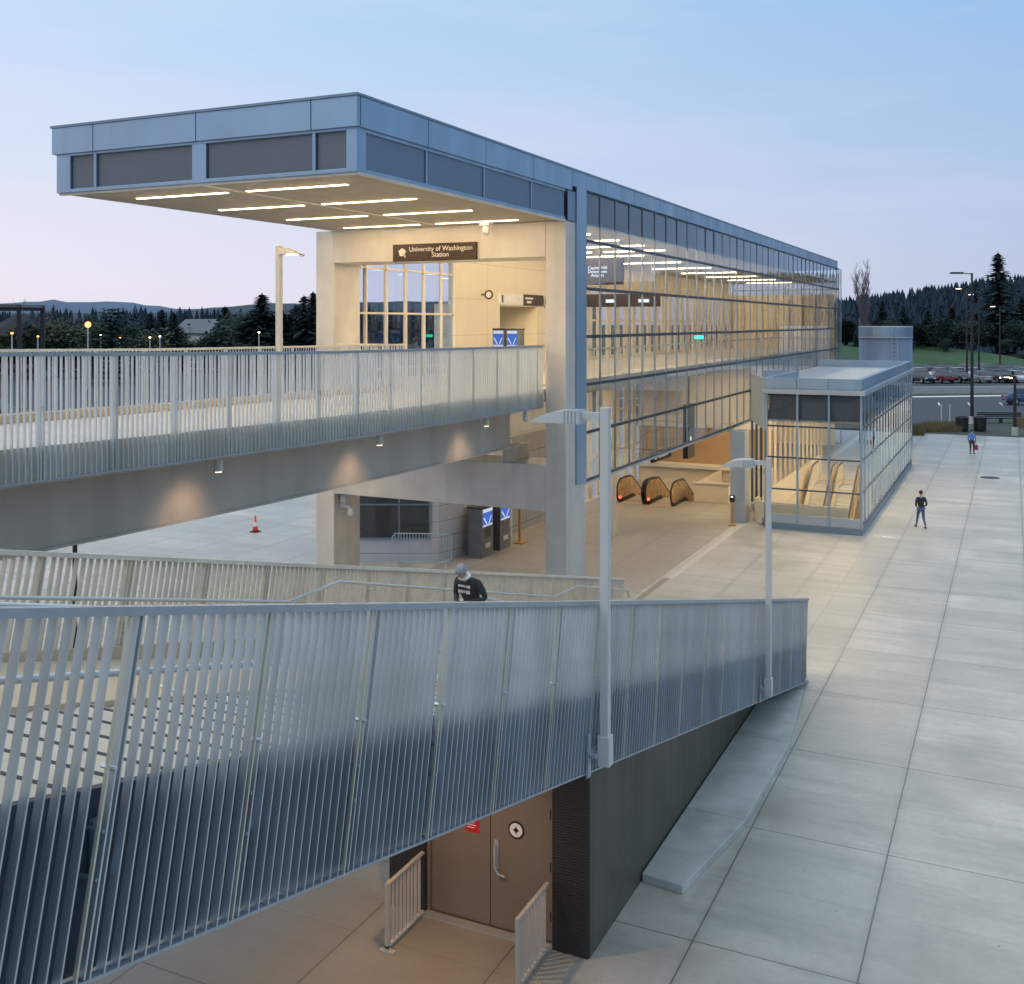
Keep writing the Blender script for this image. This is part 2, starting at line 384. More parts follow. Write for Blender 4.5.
# far plaza edge and the avenue (crosses the view roughly level)
ra, rb = at(700, 112), at(1500, 112)
A = at(560, 118); B = at(1700, 108)
dirr = (B-A).normalized(); nr = Vector((-dirr.y, dirr.x, 0))
def along(px, y_img, z=0):     # ground point seen at a map bearing and depression
    return at(px, (9.4-z)*1053/(y_img-323))
rd = [along(600,425), along(905,424), along(1100,412), along(1600,405), along(1600,390), along(1100,394), along(905,397), along(600,399)]
gpoly('road', rd, .004, M['asphalt'])
kb = MB()
for y_a, y_b, mt in ((397,395.6,0),):
    pass
def bandpoly(name, a, b, z, mat): return gpoly(name, a+b[::-1], z, mat)
bandpoly('far_kerb_line', [along(600,399.2), along(905,397.8), along(1100,395.2)], [along(600,398.0), along(905,396.6), along(1100,394.0)], .03, M['linep'])
g = MB()
for px, y in ((820,403),(900,403),(939,404),(969,404),(1001,404),(1040,403)):
    c = along(px, y); d = Vector((HX*1.0+.35, HY, 0)).normalized(); n = Vector((-d.y, d.x, 0))*.09
    a, b2 = c-d*2.2, c+d*2.2; g.poly([(a-n).to_tuple()[:2]+(.012,), (a+n).to_tuple()[:2]+(.012,), (b2+n).to_tuple()[:2]+(.012,), (b2-n).to_tuple()[:2]+(.012,)])
tag(g.build('road_markings', M['linep']), kind='structure')
# retaining wall behind the road and raised car park
w = MB(); pa, pb = along(600,397), along(1250,391)
n = (pb-pa).normalized(); nn = Vector((-n.y, n.x, 0))
w.extr([pa, pb, pb+nn*.5, pa+nn*.5], (0,0,.95))
tag(w.build('retaining_wall', M['kerb'], loc=pa), 'low grey concrete retaining wall between the avenue and the car park', 'wall')
PZ = .9
lot = [pa+nn*.5, pb+nn*.5, pb+nn*36, pa+nn*60]
gpoly('car_park', lot, PZ, M['asphalt_lot'])
# grass bank rising to the wood
g = MB(); l0, l1 = pa+nn*56, pb+nn*30
nx, ny = 26, 8
for i in range(nx+1):
    for j in range(ny+1):
        p = l0.lerp(l1, i/nx) + nn*(j/ny*(70+40*i/nx)); z = PZ-.05 + 3.9*math.sin(min(1, j/5)*math.pi/2) + .5*noise.noise(Vector((i*.4, j*.5, 0)))*(j > 0)
        g.v.append((p.x, p.y, z))
for i in range(nx):
    for j in range(ny):
        a = i*(ny+1)+j; g.face([a, a+ny+1, a+ny+2, a+1])
tag(g.build('grass_bank', M['grass'], smooth=True), kind='structure')
# western asphalt beyond the bridge
gpoly('west_road', [at(-700,70), at(-300,66), at(330,80), at(560,86), at(560,250), at(-700,250)], .006, M['asphalt'])

# ---------------------------------------------------------------- hills
def hill(name, pts, depth, mat, seed, amp):
    """pts: list of (px, distance, crest height)"""
    g = MB(); n = 90; m = 6; a0, a1 = pts[0][0], pts[-1][0]
    for i in range(n+1):
        px = a0+(a1-a0)*i/n
        for k in range(len(pts)-1):
            if pts[k][0] <= px <= pts[k+1][0]:
                f = (px-pts[k][0])/(pts[k+1][0]-pts[k][0]); f = f*f*(3-2*f)
                d = pts[k][1]*(1-f)+pts[k+1][1]*f; h = pts[k][2]*(1-f)+pts[k+1][2]*f; break
        for j in range(m+1):
            p = at(px, d+depth*(j/m-1)); z = h*math.sin(j/m*math.pi/2)**1.2 + amp*noise.noise(Vector((px*.02+seed, j*.6, seed)))*(j/m) + amp*.5*noise.noise(Vector((px*.07+seed, j, seed)))*(j/m)
            g.v.append((p.x, p.y, max(-.5, z)))
    for i in range(n):
        for j in range(m): a = i*(m+1)+j; g.face([a, a+m+1, a+m+2, a+1])
    tag(g.build(name, mat, smooth=True), kind='structure')
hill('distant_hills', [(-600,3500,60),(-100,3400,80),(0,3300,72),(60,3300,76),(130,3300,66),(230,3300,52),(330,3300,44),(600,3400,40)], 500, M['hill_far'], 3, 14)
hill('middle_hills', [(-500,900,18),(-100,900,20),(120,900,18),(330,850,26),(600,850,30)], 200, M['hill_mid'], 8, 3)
hill('wooded_hill', [(700,620,6),(845,600,9),(900,560,14),(960,520,20),(1024,500,25),(1300,480,34),(1800,520,36)], 240, M['hill'], 5, 2)

# ---------------------------------------------------------------- trees
def conifer(h, r, seed, dens=1.0, flat=0.0):
    rnd = random.Random(seed); g = MB(); z = h*.06
    while z < h*.985:
        f = z/h; rad = r*((1-f)**(.85))*(1+.18*math.sin(z*1.7+seed))
        if flat: rad = r*(math.sin(min(1, (1-f)*1.7)*math.pi/2)**.7)*(.7+.5*rnd.random())
        nb = max(5, int((9 if not flat else 11)*dens))
        a0 = rnd.random()*6.28
        for b in range(nb):
            a = a0+b*6.283/nb+rnd.uniform(-.3,.3); L = rad*rnd.uniform(.62,1.12); seg = max(2, int(L/ (h*.030)))
            for k in range(seg):
                q = (k+.6)/seg; dr = L*q; drop = -.16*dr + rnd.uniform(-.2,.2)*.3 if not flat else .05*dr+rnd.uniform(-.15,.15)
                c = Vector((math.cos(a)*dr, math.sin(a)*dr, z+drop)); s = h*.030*rnd.uniform(.7,1.35)*(1.15-.4*q)
                t = Vector((math.cos(a+rnd.uniform(-.7,.7)), math.sin(a+rnd.uniform(-.7,.7)), -.25+rnd.uniform(-.25,.25)))*s*1.5
                w = Vector((-math.sin(a), math.cos(a), rnd.uniform(-.5,.5)))*s*.62
                g.poly([c-t*.5-w, c-t*.4+w, c+t*.7+w*.3, c+t*.5-w*.5])
        z += h*(.026 if not flat else .075)/dens**.3*(1-.35*f)
    for k in range(5): 
        a = rnd.random()*6; g.poly([(0,0,h*1.01),(math.cos(a)*h*.012,math.sin(a)*h*.012,h*.95),(math.cos(a+1.5)*h*.012,math.sin(a+1.5)*h*.012,h*.95)])
    return g
def branches(h, seed, spread, lev=4, up=.75):
    rnd = random.Random(seed); g = MB(); tips = []
    def br(p, d, L, r, l):
        n = 3; pts = [p]; q = p
        for i in range(n):
            d = (d+Vector((rnd.uniform(-.14,.14), rnd.uniform(-.14,.14), rnd.uniform(0,.10)))).normalized(); q = q+d*L/n; pts.append(q)
        g.tube(pts, [r*(1-.55*i/n) for i in range(n+1)], 5 if l < 2 else 3, caps=False)
        if l >= lev: tips.append(q); return
        for i in range(rnd.randint(4,5) if l < lev-1 else 5):
            s = pts[rnd.randint(1,3)] if l else p.lerp(q, rnd.uniform(.25,1)); a = rnd.random()*6.283
            e = Vector((math.cos(a)*spread, math.sin(a)*spread, up+rnd.uniform(-.2,.3))).normalized(); e = (d*.5+e*.8).normalized()
            br(s, e, L*rnd.uniform(.42,.62), r*.45, l+1)
            tips.append(s)
    br(Vector((0,0,0)), Vector((0,0,1)), h*.55, h*.017, 0); return g, tips
def tree_proto(kind, h, r, seed):
    t = thing('conifer_tree' if kind in ('con','cedar') else 'bare_tree' if kind in ('bare','poplar') else 'leafy_tree', (0,0,0), 'tree', 'tree')
    rnd = random.Random(seed)
    if kind in ('con','cedar'):
        conifer(h, r, seed, 1.0 if kind == 'con' else 1.3, 0 if kind == 'con' else 1).build('crown', M['leaf_dark'], t)
        MB().tube([(0,0,-1.2),(0,0,h*.5),(0,0,h*.96)], [h*.022,h*.014,.03], 7).build('trunk', M['bark'], t)
    elif kind == 'poplar':
        g, tips = branches(h, seed, .5, 5, 1.2); g.build('crown', M['bark_pale'], t)
        MB().tube([(0,0,-1),(0,0,h*.3)], [h*.02,h*.016], 7).build('trunk', M['bark_pale'], t)
    elif kind == 'bare':
        g, tips = branches(h, seed, .8, 4, .7); g.build('crown', M['bark_pale'], t)
        MB().tube([(0,0,-1),(0,0,h*.3)], [h*.02,h*.016], 7).build('trunk', M['bark_pale'], t)
    else:
        g, tips = branches(h, seed, .9, 3, .6); g.build('trunk', M['bark'], t)
        l = MB(); 
        for p in tips:
            for k in range(40 if kind == 'ever' else 24):
                c = p+Vector((rnd.gauss(0,1), rnd.gauss(0,1), rnd.gauss(0,.8)))*r*.17; s = h*.027*rnd.uniform(.6,1.5)
                a = Vector((rnd.gauss(0,1), rnd.gauss(0,1), rnd.gauss(0,1))).normalized()*s; b = a.orthogonal().normalized()*s*.8
                l.poly([c-a, c+b, c+a, c-b])
        l.build('crown', M['leaf_mid'] if kind == 'ever' else M['leaf_pale'], t)
    return t
PROTO = {}
def tree(kind, var, loc, h, label, group, rz=None, wide=1.):
    key = (kind, var); base = {'con': (20,7.2), 'cedar': (12,7.0), 'poplar': (18,3), 'bare': (12,4), 'ever': (12,6), 'pale': (9,5)}[kind]
    if key not in PROTO: PROTO[key] = [tree_proto(kind, base[0], base[1]*(1+.12*var), 11+var*7+len(kind)*3), False]
    o, used = PROTO[key]
    if used:
        c = o.copy(); C.objects.link(c)
        for ch in kids(o):
            k = ch.copy(); C.objects.link(k); k.parent = c
        o = c
    PROTO[key][1] = True; s = h/max(v.co.z for ch in kids(PROTO[key][0]) for v in ch.data.vertices)
    place(o, loc, random.random()*6.28 if rz is None else rz, (s*wide, s*wide, s)); tag(o, label, 'tree', group); return o
# right-hand treeline on the bank (bearing, distance, height top row, kind)
def top(y, d): return 9.4+(323-y)*d/1053
RT = [(861,236,257,'poplar',0,1.5),(872,226,284,'poplar',1,1.5),(845,232,318,'ever',0,1.2),(856,226,332,'con',1,1.3),(882,222,300,'con',0,1.4),(893,216,318,'ever',1,1.3),(903,230,305,'con',2,1.3),(917,220,322,'ever',0,1.2),(928,226,310,'con',1,1.5),(940,216,314,'ever',2,1.2),(952,228,306,'con',0,1.6),(964,220,318,'ever',1,1.2),(976,232,312,'con',2,1.4),(984,218,322,'ever',0,1.1),(998,222,251,'con',0,1.25),(1012,216,318,'ever',2,1.2),(1022,226,296,'con',1,1.3),(1045,220,305,'ever',0,1.3),(1075,226,290,'con',2,1.3),(1115,222,300,'con',0,1.4),(874,214,340,'ever',2,1.),(910,212,340,'ever',1,1.1),(946,212,338,'ever',0,1.1),(972,210,340,'ever',2,1.),(1005,212,338,'ever',1,1.2)]
for i, (px, d, yt, k, v, wd) in enumerate(RT):
    p = at(px, d); p.z = 4.2 if d > 212 else 3.6
    h = top(yt, d)-p.z
    nm = {'con':'dark conifer','ever':'dense dark evergreen','poplar':'bare pinkish poplar'}[k]
    if px == 998: lb = 'tallest dark conifer standing above the wood at the right'
    elif k == 'poplar': lb = ['tall bare poplar just right of the far end of the station','shorter bare poplar beside the tall one behind the vent drum'][v]
    else: lb = '%s behind the car park, %s tree of that row' % (nm, (ORD+['twenty first','twenty second','twenty third','twenty fourth','twenty fifth'])[i])
    tree(k, v, p, h, lb, 'trees behind the car park', wide=wd)
LT = [(-60,190,312,'ever',0,1.3),(-25,180,300,'bare',0,1.2),(8,190,320,'pale',1,1.4),(22,178,298,'bare',1,1.1),(40,186,302,'bare',0,1.2),(32,176,322,'pale',0,1.4),(58,182,316,'pale',2,1.3),(70,200,312,'bare',1,1.1),(112,165,307,'cedar',0,1.1),(150,205,312,'con',1,1.3),(162,210,308,'con',0,1.3),(174,205,311,'con',2,1.2),(188,215,318,'pale',1,1.5),(204,222,320,'pale',2,1.4),(225,205,305,'con',1,1.3),(236,200,312,'ever',1,1.3),(250,190,305,'ever',2,1.3),(262,186,292,'con',0,1.7),(272,190,308,'ever',0,1.2),(296,196,303,'con',2,1.2),(288,192,318,'ever',1,1.2),(304,186,294,'con',1,1.2),(313,190,290,'con',0,1.2),(322,186,300,'con',2,1.3),(128,196,318,'ever',0,1.2),(90,196,318,'pale',0,1.3),(140,188,326,'pale',1,1.4),(210,196,328,'ever',2,1.3)]
for i, (px, d, yt, k, v, wd) in enumerate(LT):
    p = at(px, d); h = max(3, top(yt, d))
    nm = {'con':'dark conifer','ever':'dark evergreen','bare':'bare grey tree','pale':'pale green spring tree','cedar':'spreading dark cedar'}[k]
    if k == 'cedar': lb = 'spreading flat layered dark cedar beyond the footbridge at the left'
    else: lb = '%s beyond the footbridge, %s tree of the western row' % (nm, (ORD+['twenty first','twenty second','twenty third','twenty fourth','twenty fifth','twenty sixth','twenty seventh','twenty eighth'])[i])
    tree(k, v, p, h, lb, 'trees beyond the footbridge', wide=wd)
# eastern trees: stand to the right of the plaza, seen mirrored in the glass
for i, (x, y, h, k) in enumerate([(62,66,17,'con'),(66,78,24,'con'),(70,90,15,'ever'),(75,104,13,'ever'),(80,118,15,'ever'),(84,132,14,'con'),(88,148,16,'ever'),(92,164,18,'con'),(66,52,9,'pale'),(60,40,10,'pale'),(98,182,17,'ever'),(104,204,17,'con')]):
    tree(k, i % 3, Vector((x, y, 0)), h, '%s east of the plaza, %s tree from the south' % ({'con':'dark conifer','ever':'dense evergreen','pale':'small spring tree'}[k], ORD[i]), 'trees east of the plaza', wide=1.2)

def forest(name, spots, seed, hmin, hmax, mat):
    rnd = random.Random(seed); g = MB()
    for (x, y, z) in spots:
        h = rnd.uniform(hmin, hmax); r = h*rnd.uniform(.16,.26); n = 6
        for t in range(4):
            zb = z+h*(.08+.22*t); zt = z+h*(.45+.185*t); rr = r*(1-.22*t)
            for k in range(n):
                a = k*6.283/n+rnd.random()*.5; a2 = a+6.283/n*rnd.uniform(.8,1.1)
                r1 = rr*rnd.uniform(.75,1.2); r2 = rr*rnd.uniform(.75,1.2)
                g.poly([(x+math.cos(a)*r1, y+math.sin(a)*r1, zb+rnd.uniform(-.04,.04)*h), (x+math.cos(a2)*r2, y+math.sin(a2)*r2, zb+rnd.uniform(-.04,.04)*h), (x,y,zt)])
    return g.build(name, mat)
sp = []
rnd = random.Random(4)
for i in range(3400):
    px = rnd.uniform(780,1400); d = rnd.uniform(262,600)
    crest = 9+(px-845)*.09 if px < 1024 else 25+(px-1024)*.032
    crest = max(6, crest); f = max(0, (d-300)/300); z = 3+crest*math.sin(min(1,f)*math.pi/2)*.85
    p = at(px, d); sp.append((p.x, p.y, z-2))
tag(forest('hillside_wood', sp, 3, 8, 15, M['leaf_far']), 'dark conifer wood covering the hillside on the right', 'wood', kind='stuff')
sp = []
for i in range(700):
    px = rnd.uniform(-150,560); d = rnd.uniform(300,640); p = at(px, d); sp.append((p.x, p.y, 0+(d-300)*.01))
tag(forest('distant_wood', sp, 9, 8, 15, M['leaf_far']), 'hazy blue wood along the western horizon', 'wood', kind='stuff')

# house among the western trees
def house():
    p = at(207, 214); t = thing('white_house', p, 'small pale house among the distant trees left of the station', 'house'); x, y = p.x, p.y
    MB().box(x-5,x+5,y-4,y+4,0,7.5).build('wall', M['white'], t)
    r = MB(); r.extr([(x-5.6,y-4.6,7.4),(x-5.6,y+4.6,7.4),(x-5.6,y,10.2)], (11.2,0,0)); r.build('roof', M['greybox'], t)
    for k in range(3):
        MB().box(x-4+3*k,x-2.6+3*k,y-4.05,y-3.95,4,5.6).build('window', M['glass_dark'], t)
house()

# ---------------------------------------------------------------- station hall
XR, XL = -12.05, -20.75          # east and west faces
SY0, SY1 = 18.0, 83.0
ZT, ZS = 14.1, 12.5
st = thing('station_building', (-16, 30, 0), 'long glazed station hall with a cantilevered roof lit by warm strip lights', 'station')
# upper fascia panels of the roof: each joint is a real gap
fx = [XL, -19.4, -16.3, -13.2, XR]; gp = .012
f = MB()
for a, b in zip(fx[:-1], fx[1:]): f.box(a+gp, b-gp, SY0, SY0+.12, 13.42, 14.04)
fy = [SY0+.12]+[20.9+2.9*k for k in range(22)]; fy = [y for y in fy if y < SY1-1]+[SY1]
for a, b in zip(fy[:-1], fy[1:]):
    f.box(XR-.12, XR, a+gp, b-gp, 13.42 if a < 29 else 13.56, 14.04); f.box(XL, XL+.12, a+gp, b-gp, 13.42, 14.04)
f.box(XL, XR, SY1-.12, SY1, 13.42, 14.04)
f.build('roof_fascia', M['alu'], st)
f = MB(); f.box(XL-.02, XR+.02, SY0-.03, SY1+.02, 14.045, 14.1); f.build('roof_coping', M['alu_dark'], st)
f = MB(); f.box(XL+.13, XR-.13, SY0+.13, SY1-.13, 13.6, 14.03); f.build('roof', M['alu_dark'], st)
# louvre box under the fascia on the cantilever
f = MB()
f.box(XL+.1, -20.2, SY0+.06, SY0+.35, ZS, 13.42)
for a, b in ((-19.44,-19.36),(-16.46,-16.06),(-13.21,-13.13)): f.box(a, b, SY0+.06, SY0+.16, ZS+.08, 13.36)
f.box(-12.36, XR-.05, SY0+.06, SY0+.4, ZS, 13.42)
f.box(-20.2, -12.36, SY0+.06, SY0+.18, ZS, ZS+.08); f.box(-20.2, -12.36, SY0+.06, SY0+.18, 13.36, 13.42)
for y in (20.9,23.8,26.7): f.box(XR-.12, XR-.05, y-.03, y+.03, ZS+.08, 13.36)
f.box(XR-.13, XR-.05, SY0+.4, 29.15, ZS, ZS+.08); f.box(XR-.13, XR-.05, SY0+.4, 29.15, 13.34, 13.42)
f.box(XL+.1, XL+.2, SY0+.35, 29.15, ZS, 13.42)
f.build('louvre_frame', M['alu'], st, bev=.006)
for a, b in ((-20.2,-19.44),(-19.36,-16.46),(-16.06,-13.21),(-13.13,-12.36)):
    MB().box(a+.02, b-.02, SY0+.12, SY0+.15, ZS+.08, 13.36).build('louvre_panel', M['mesh'], st)
for a, b in ((SY0+.4,20.87),(20.93,23.77),(23.83,26.67),(26.73,29.15)):
    MB().box(XR-.11, XR-.085, a+.02, b-.02, ZS+.08, 13.34).build('louvre_panel', M['mesh_side'], st)
f = MB(); f.box(XL+.2, XR-.14, SY0+.2, 29.2, ZS-.02, ZS+.06); f.build('soffit', M['soffit'], st)
f = MB(); f.box(XL+.14, XR-.04, SY0+.1, SY0+.2, ZS-.05, ZS-.002); f.box(XR-.14, XR-.04, SY0+.2, 29.2, ZS-.05, ZS-.002); f.box(-16.38,-16.22,SY0+.2,29.2,ZS-.035,ZS-.022); f.build('soffit_trim', M['conc'], st)
for r in range(4):
    for x0, x1 in ((-19.4,-16.62),(-16.02,-13.25)):
        y = 19.4+2.95*r; b_ = MB().box(x0-.03, x1+.03, y-.07, y+.07, ZS-.045, ZS-.022).build('ceiling_light', M['white'], st)
        MB().box(x0, x1, y-.055, y+.055, ZS-.058, ZS-.046).build('lens', M['strip'], b_)
# portal of concrete
py0, py1 = 29.2, 30.75
PXL0, PXL1, PXR0, PXR1 = -21.2, -20.47, -12.77, -12.1
p = MB(); p.box(PXL0, PXL1, py0, py1, 0, 12.48); p.box(PXR0, PXR1, py0, py1, 0, 12.48)
p.box(PXL1, PXR0, py0+.003, py1-.003, 11.4, 12.48); p.build('portal_frame', M['conc'], st, bev=.02)
p = MB(); p.box(PXL1, PXR0, py0+.003, py1-.003, 3.7, 5.1); p.build('cross_beam', M['conc'], st, bev=.02)
f = MB(); f.box(PXR1+.002, PXR1+.06, py0+.75, py1, 4.44, 13.56); f.build('corner_trim', M['alu'], st, bev=.01)
f = MB(); f.box(PXR1, PXR1+.02, py0+.1, py0+.72, 12.5, 13.4); f.build('corner_panel', M['alu_dark'], st)
# hall floor slab and ceiling
GY0 = 30.75; MP = 1.45; NM = 37; GY1 = GY0+NM*MP
f = MB(); f.box(-20.5, -13.7, py1, GY1-.3, 6.95, 7.4); f.build('hall_floor', M['floor'], st)
f = MB(); f.box(-20.45, -13.75, py1+.02, GY1-.3, 6.9, 6.948); f.build('undercroft_ceiling', M['ceiling'], st)
f = MB(); f.box(XL+.3, XR-.2, py1, GY1-.3, 12.5, 12.56); f.build('hall_ceiling', M['ceiling'], st)
for r in range(4, 22):
    y = 19.4+2.95*r
    if y < GY1-1:
        for x0, x1 in (((-19.4,-16.62),(-16.02,-13.25)) if r < 9 else ((-18.6,-15.2),) if r % 2 else ()):
            MB().box(x0, x1, y-.045, y+.045, 12.455, 12.495).build('ceiling_light', M['strip_in'], st)
for k in range(9):
    y = 34+5.3*k
    for x in (-18.6,-15.2):
        if k in (4,): continue
        MB().box(x-.6, x+.6, y-.06, y+.06, 6.85, 6.89).build('ceiling_light', M['strip_low'], st)
# east glass wall
ZM = [4.44, 5.95, 7.46, 8.97, 10.48, 11.99, 13.55]
gx = XR-.08
for k in range(NM+1):
    y = GY0+MP*k
    MB().box(gx-.045, gx+.012, y-.026, y+.026, 4.44, 13.55).build('mullion', M['mull_v'], st)
f = MB()
for i, z in enumerate(ZM): f.box(gx-.04, gx+.006, GY0, GY1, z-.05, z+.05)
f.build('transom', M['mull'], st)
f = MB()
for k in range(NM):
    for i in range(6):
        a = random.uniform(-.014,.014); y0 = GY0+MP*k+.028; y1 = y0+MP-.056
        f.poly([(gx-.01,y0,ZM[i]+.035),(gx-.01+a,y1,ZM[i]+.035),(gx-.01+a,y1,ZM[i+1]-.035),(gx-.01,y0,ZM[i+1]-.035)])
f.build('glass_wall', M['glass'], st)
f = MB(); f.box(gx-.12, gx+.03, GY0-.0, GY1, 4.33, 4.40); f.build('glass_wall_sill', M['alu_lite'], st)
# north end wall
f = MB()
for k in range(7): x = -20.4+1.4*k; f.box(x-.03, x+.03, GY1-.05, GY1+.05, 0, 13.55)
for z in (0.1,)+tuple(ZM): f.box(-20.4, -12.1, GY1-.04, GY1+.04, z-.03, z+.03)
f.build('end_mullions', M['alu_dark'], st)
MB().poly([(-20.4,GY1,11.6),(-12.1,GY1,11.6),(-12.1,GY1,13.5),(-20.4,GY1,13.5)]).build('end_glass', M['glass'], st)
MB().box(-20.4, -12.35, GY1-.9, GY1-.7, 0, 11.6).build('end_wall', M['interior'], st)
for k in range(8): MB().box(-20.1+1.0*k, -19.75+1.0*k, GY1-1.25, GY1-.905, 7.42, 11.6).build('end_fin', M['pilaster'], st)
# west wall: glazed bay, stone panelled core with the lift lobby, then pilasters and windows
wx = -20.5
f = MB()
for k in range(6):
    y = GY0+.35+MP*k*.93; f.box(wx-.06, wx+.08, y-.035, y+.035, 7.4, 11.9)
for z in (7.75, 9.75, 11.35): f.box(wx-.05, wx+.06, GY0, 37.5, z-.035, z+.035)
f.build('west_window_frame', M['pilaster'], st)
MB().poly([(wx,GY0,7.4),(wx,37.5,7.4),(wx,37.5,11.9),(wx,GY0,11.9)]).build('west_window_glass', M['glass_in'], st)
f = MB(); f.box(wx-.2, wx+.1, GY0, 37.5, 11.9, 12.5); f.build('west_header', M['interior'], st)
# core wall with lobby opening y 41.9..46.2 z 7.4..9.9
cx = wx+.12; oy0, oy1, oz1 = 41.6, 45.6, 10.15
f = MB(); f.box(wx-.2, cx, 37.5, oy0, 7.4, 12.5); f.box(wx-.2, cx, oy1, 48.0, 7.4, 12.5); f.box(wx-.2, cx, oy0, oy1, oz1, 12.5); f.build('core_wall', M['interior'], st)
f = MB(); f.box(wx-3.2, wx-3.0, oy0, oy1, 7.4, oz1+.1); f.box(wx-3.0, wx-.2, oy1, oy1+.15, 7.4, oz1+.1); f.box(wx-3.0, wx-.2, oy0-.15, oy0, 7.4, oz1+.1); f.box(wx-3, wx-.2, oy0, oy1, oz1, oz1+.1)
f.build('lobby_recess', M['interior'], st)
ld = MB().box(wx-2.99, wx-2.93, oy0+.3, oy0+1.6, 7.42, 9.3).build('lift_door', M['glass_dark'], st)
f = MB()
y = 48.0; k = 0
while y < GY1-1.2:
    f.box(wx-.02, wx+.10, y, y+.60, 0.0, 12.5); y += 1.45
f.build('pilaster', M['pilaster'], st)
f = MB(); 
f.box(wx-.10, wx+.02, 48, GY1-.5, 11.2, 12.5); f.box(wx-.1, wx+.02, 48, GY1-.5, 6.9, 7.6)
for z in (9.55, 4.44, 2.2): f.box(wx-.06, wx+.06, 48, GY1-.5, z-.05, z+.05)
f.build('window_band', M['pilaster'], st)
MB().poly([(wx-.03,48,0),(wx-.03,GY1-.5,0),(wx-.03,GY1-.5,11.2),(wx-.03,48,11.2)]).build('west_window_glass', M['glass_in'], st)
f = MB(); f.box(wx-.06,wx+.04,GY0,37.5,6.9,7.4)
for k in range(6): y = GY0+.1+MP*k; f.box(wx-.05, wx+.05, y-.03, y+.03, 4.44, 6.9)
f.build('west_lower_frame', M['alu_dark'], st)
f = MB(); f.box(wx-.3, wx+.1, 37.5, 48.0, 4.3, 6.95); f.build('core_upper_wall', M['conc_wall'], st)
M['coretile'] = panel('grey_core_tile', (.24,.245,.26), py=1.45, oy=41., pz=.8, oz=.3, w=.03, rough=.4)
f = MB(); f.box(wx-1.2, wx+.35, 42.3, 47.9, .0, 4.3); f.build('core_base', M['coretile'], st, bev=.02)
# piers on the plaza under the hall and the far undercroft wall
MB().box(-16.35, -15.85, 43.6, 44.1, 0, 6.9).build('pier', M['pilaster'], st, bev=.02)
f = MB(); f.box(-12.05, -11.35, 49.3, 50.2, 0, 4.33); f.build('pier', M['alu_lite'], st, bev=.02)
f = MB(); f.box(-20.2, -12.3, 60.2, 60.4, 1.2, 3.3); f.build('undercroft_wall', M['wood'], st)
MB().box(-20.2, -12.3, 60.05, 60.19, 3.3, 6.9).build('undercroft_upper_wall', M['conc'], st)
f = MB(); f.box(-20.2, -12.3, 60.1, 60.4, 0, 1.2); f.build('undercroft_base', M['interior'], st)
f = MB()
for k in range(16): y = 54.0+1.45*k; f.box(-12.12, -12.0, y-.05, y+.05, 0, 4.33)
f.box(-12.12,-12.0,53.9,76,0,.15); f.build('lower_mullions', M['pilaster'], st)
# pit lining
def pit(pt, zb, name, mat):
    x0, x1, y0, y1 = pt; g = MB()
    g.box(x0-.15, x0, y0-.15, y1+.15, zb, -.01); g.box(x1, x1+.15, y0-.15, y1+.15, zb, -.01); g.box(x0, x1, y0-.15, y0, zb, -.01); g.box(x0, x1, y1, y1+.15, zb, -.01); g.box(x0, x1, y0, y1, zb-.1, zb)
    return g
pit(PIT1, -5, '', 0).build('escalator_well', M['interior'], st)
f = MB(); f.box(-15.1,-13.35,54.3,54.5,0,.95); f.box(-15.2,-15.1,54.3,59.9,-1,.95); f.build('well_parapet', M['interior'], st)
MB().box(-15.25,-13.3,54.22,54.58,.95,1.02).build('parapet_cap', M['conc'], st); MB().box(-20.2,-12.4,59.7,60.04,.95,1.1).build('parapet_cap', M['conc'], st)
# guard at the hall floor edge
f = MB(); f.tube([(-13.75,31.5,8.45),(-13.75,82,8.45)], .035, 8)
for k in range(36): f.box(-13.77,-13.73,31.5+1.45*k-.02,31.5+1.45*k+.02,7.4,8.43)
f.build('hall_guardrail', M['steel'], st)

# ---- signs in the hall
s = thing('station_name_sign', (-16.6, 29.1, 11.4), 'dark brown sign reading University of Washington Station on the portal beam', 'sign')
MB().box(-18.1, -15.08, 29.08, 29.19, 11.38, 11.93).build('panel', M['black'], s, bev=.005)
text('lettering', 'University of Washington\nStation', .222, (-16.34, 29.075, 11.66), FACE_S, M['signtxt'], s)
g = MB(); cxs, czs = -17.74, 11.67
pts = []
for k in range(10):
    a = math.pi/2+k*math.pi/5; r = .145 if k % 2 == 0 else .118
    pts.append((cxs+r*math.cos(a), 29.066, czs+r*math.sin(a)))
g.extr(pts, (0,.012,0)); g.poly([(cxs+.02,29.066,czs-.09),(cxs+.13,29.066,czs-.18),(cxs+.10,29.066,czs-.04)]); g.build('emblem', M['signtxt'], s)
def ring(cx_, y, z, r, w, axis, n=28):
    g = MB(); pts = []
    for k in range(n):
        a = 2*math.pi*k/n
        pts.append((cx_, y+r*math.cos(a), z+r*math.sin(a)) if axis == 'x' else (cx_+r*math.cos(a), y, z+r*math.sin(a)))
    g.tube(pts, w, 6, closed=True); return g
def disc(cx_, y, z, r, axis, t, n=28):
    g = MB(); pts = []
    for k in range(n):
        a = 2*math.pi*k/n
        pts.append((cx_, y+r*math.cos(a), z+r*math.sin(a)) if axis == 'x' else (cx_+r*math.cos(a), y, z+r*math.sin(a)))
    g.extr(pts, (t,0,0) if axis == 'x' else (0,t,0)); return g
s = thing('round_wall_sign', (cx, 39.6, 10.5), 'round sign with a thick dark ring on the pale stone wall', 'sign')
disc(cx+.36, 39.80, 10.60, .14, 'y', .03).build('face', M['signtxt'], s); MB().box(cx, cx+.2, 39.8, 39.83, 10.57, 10.63).build('arm', M['black'], s)
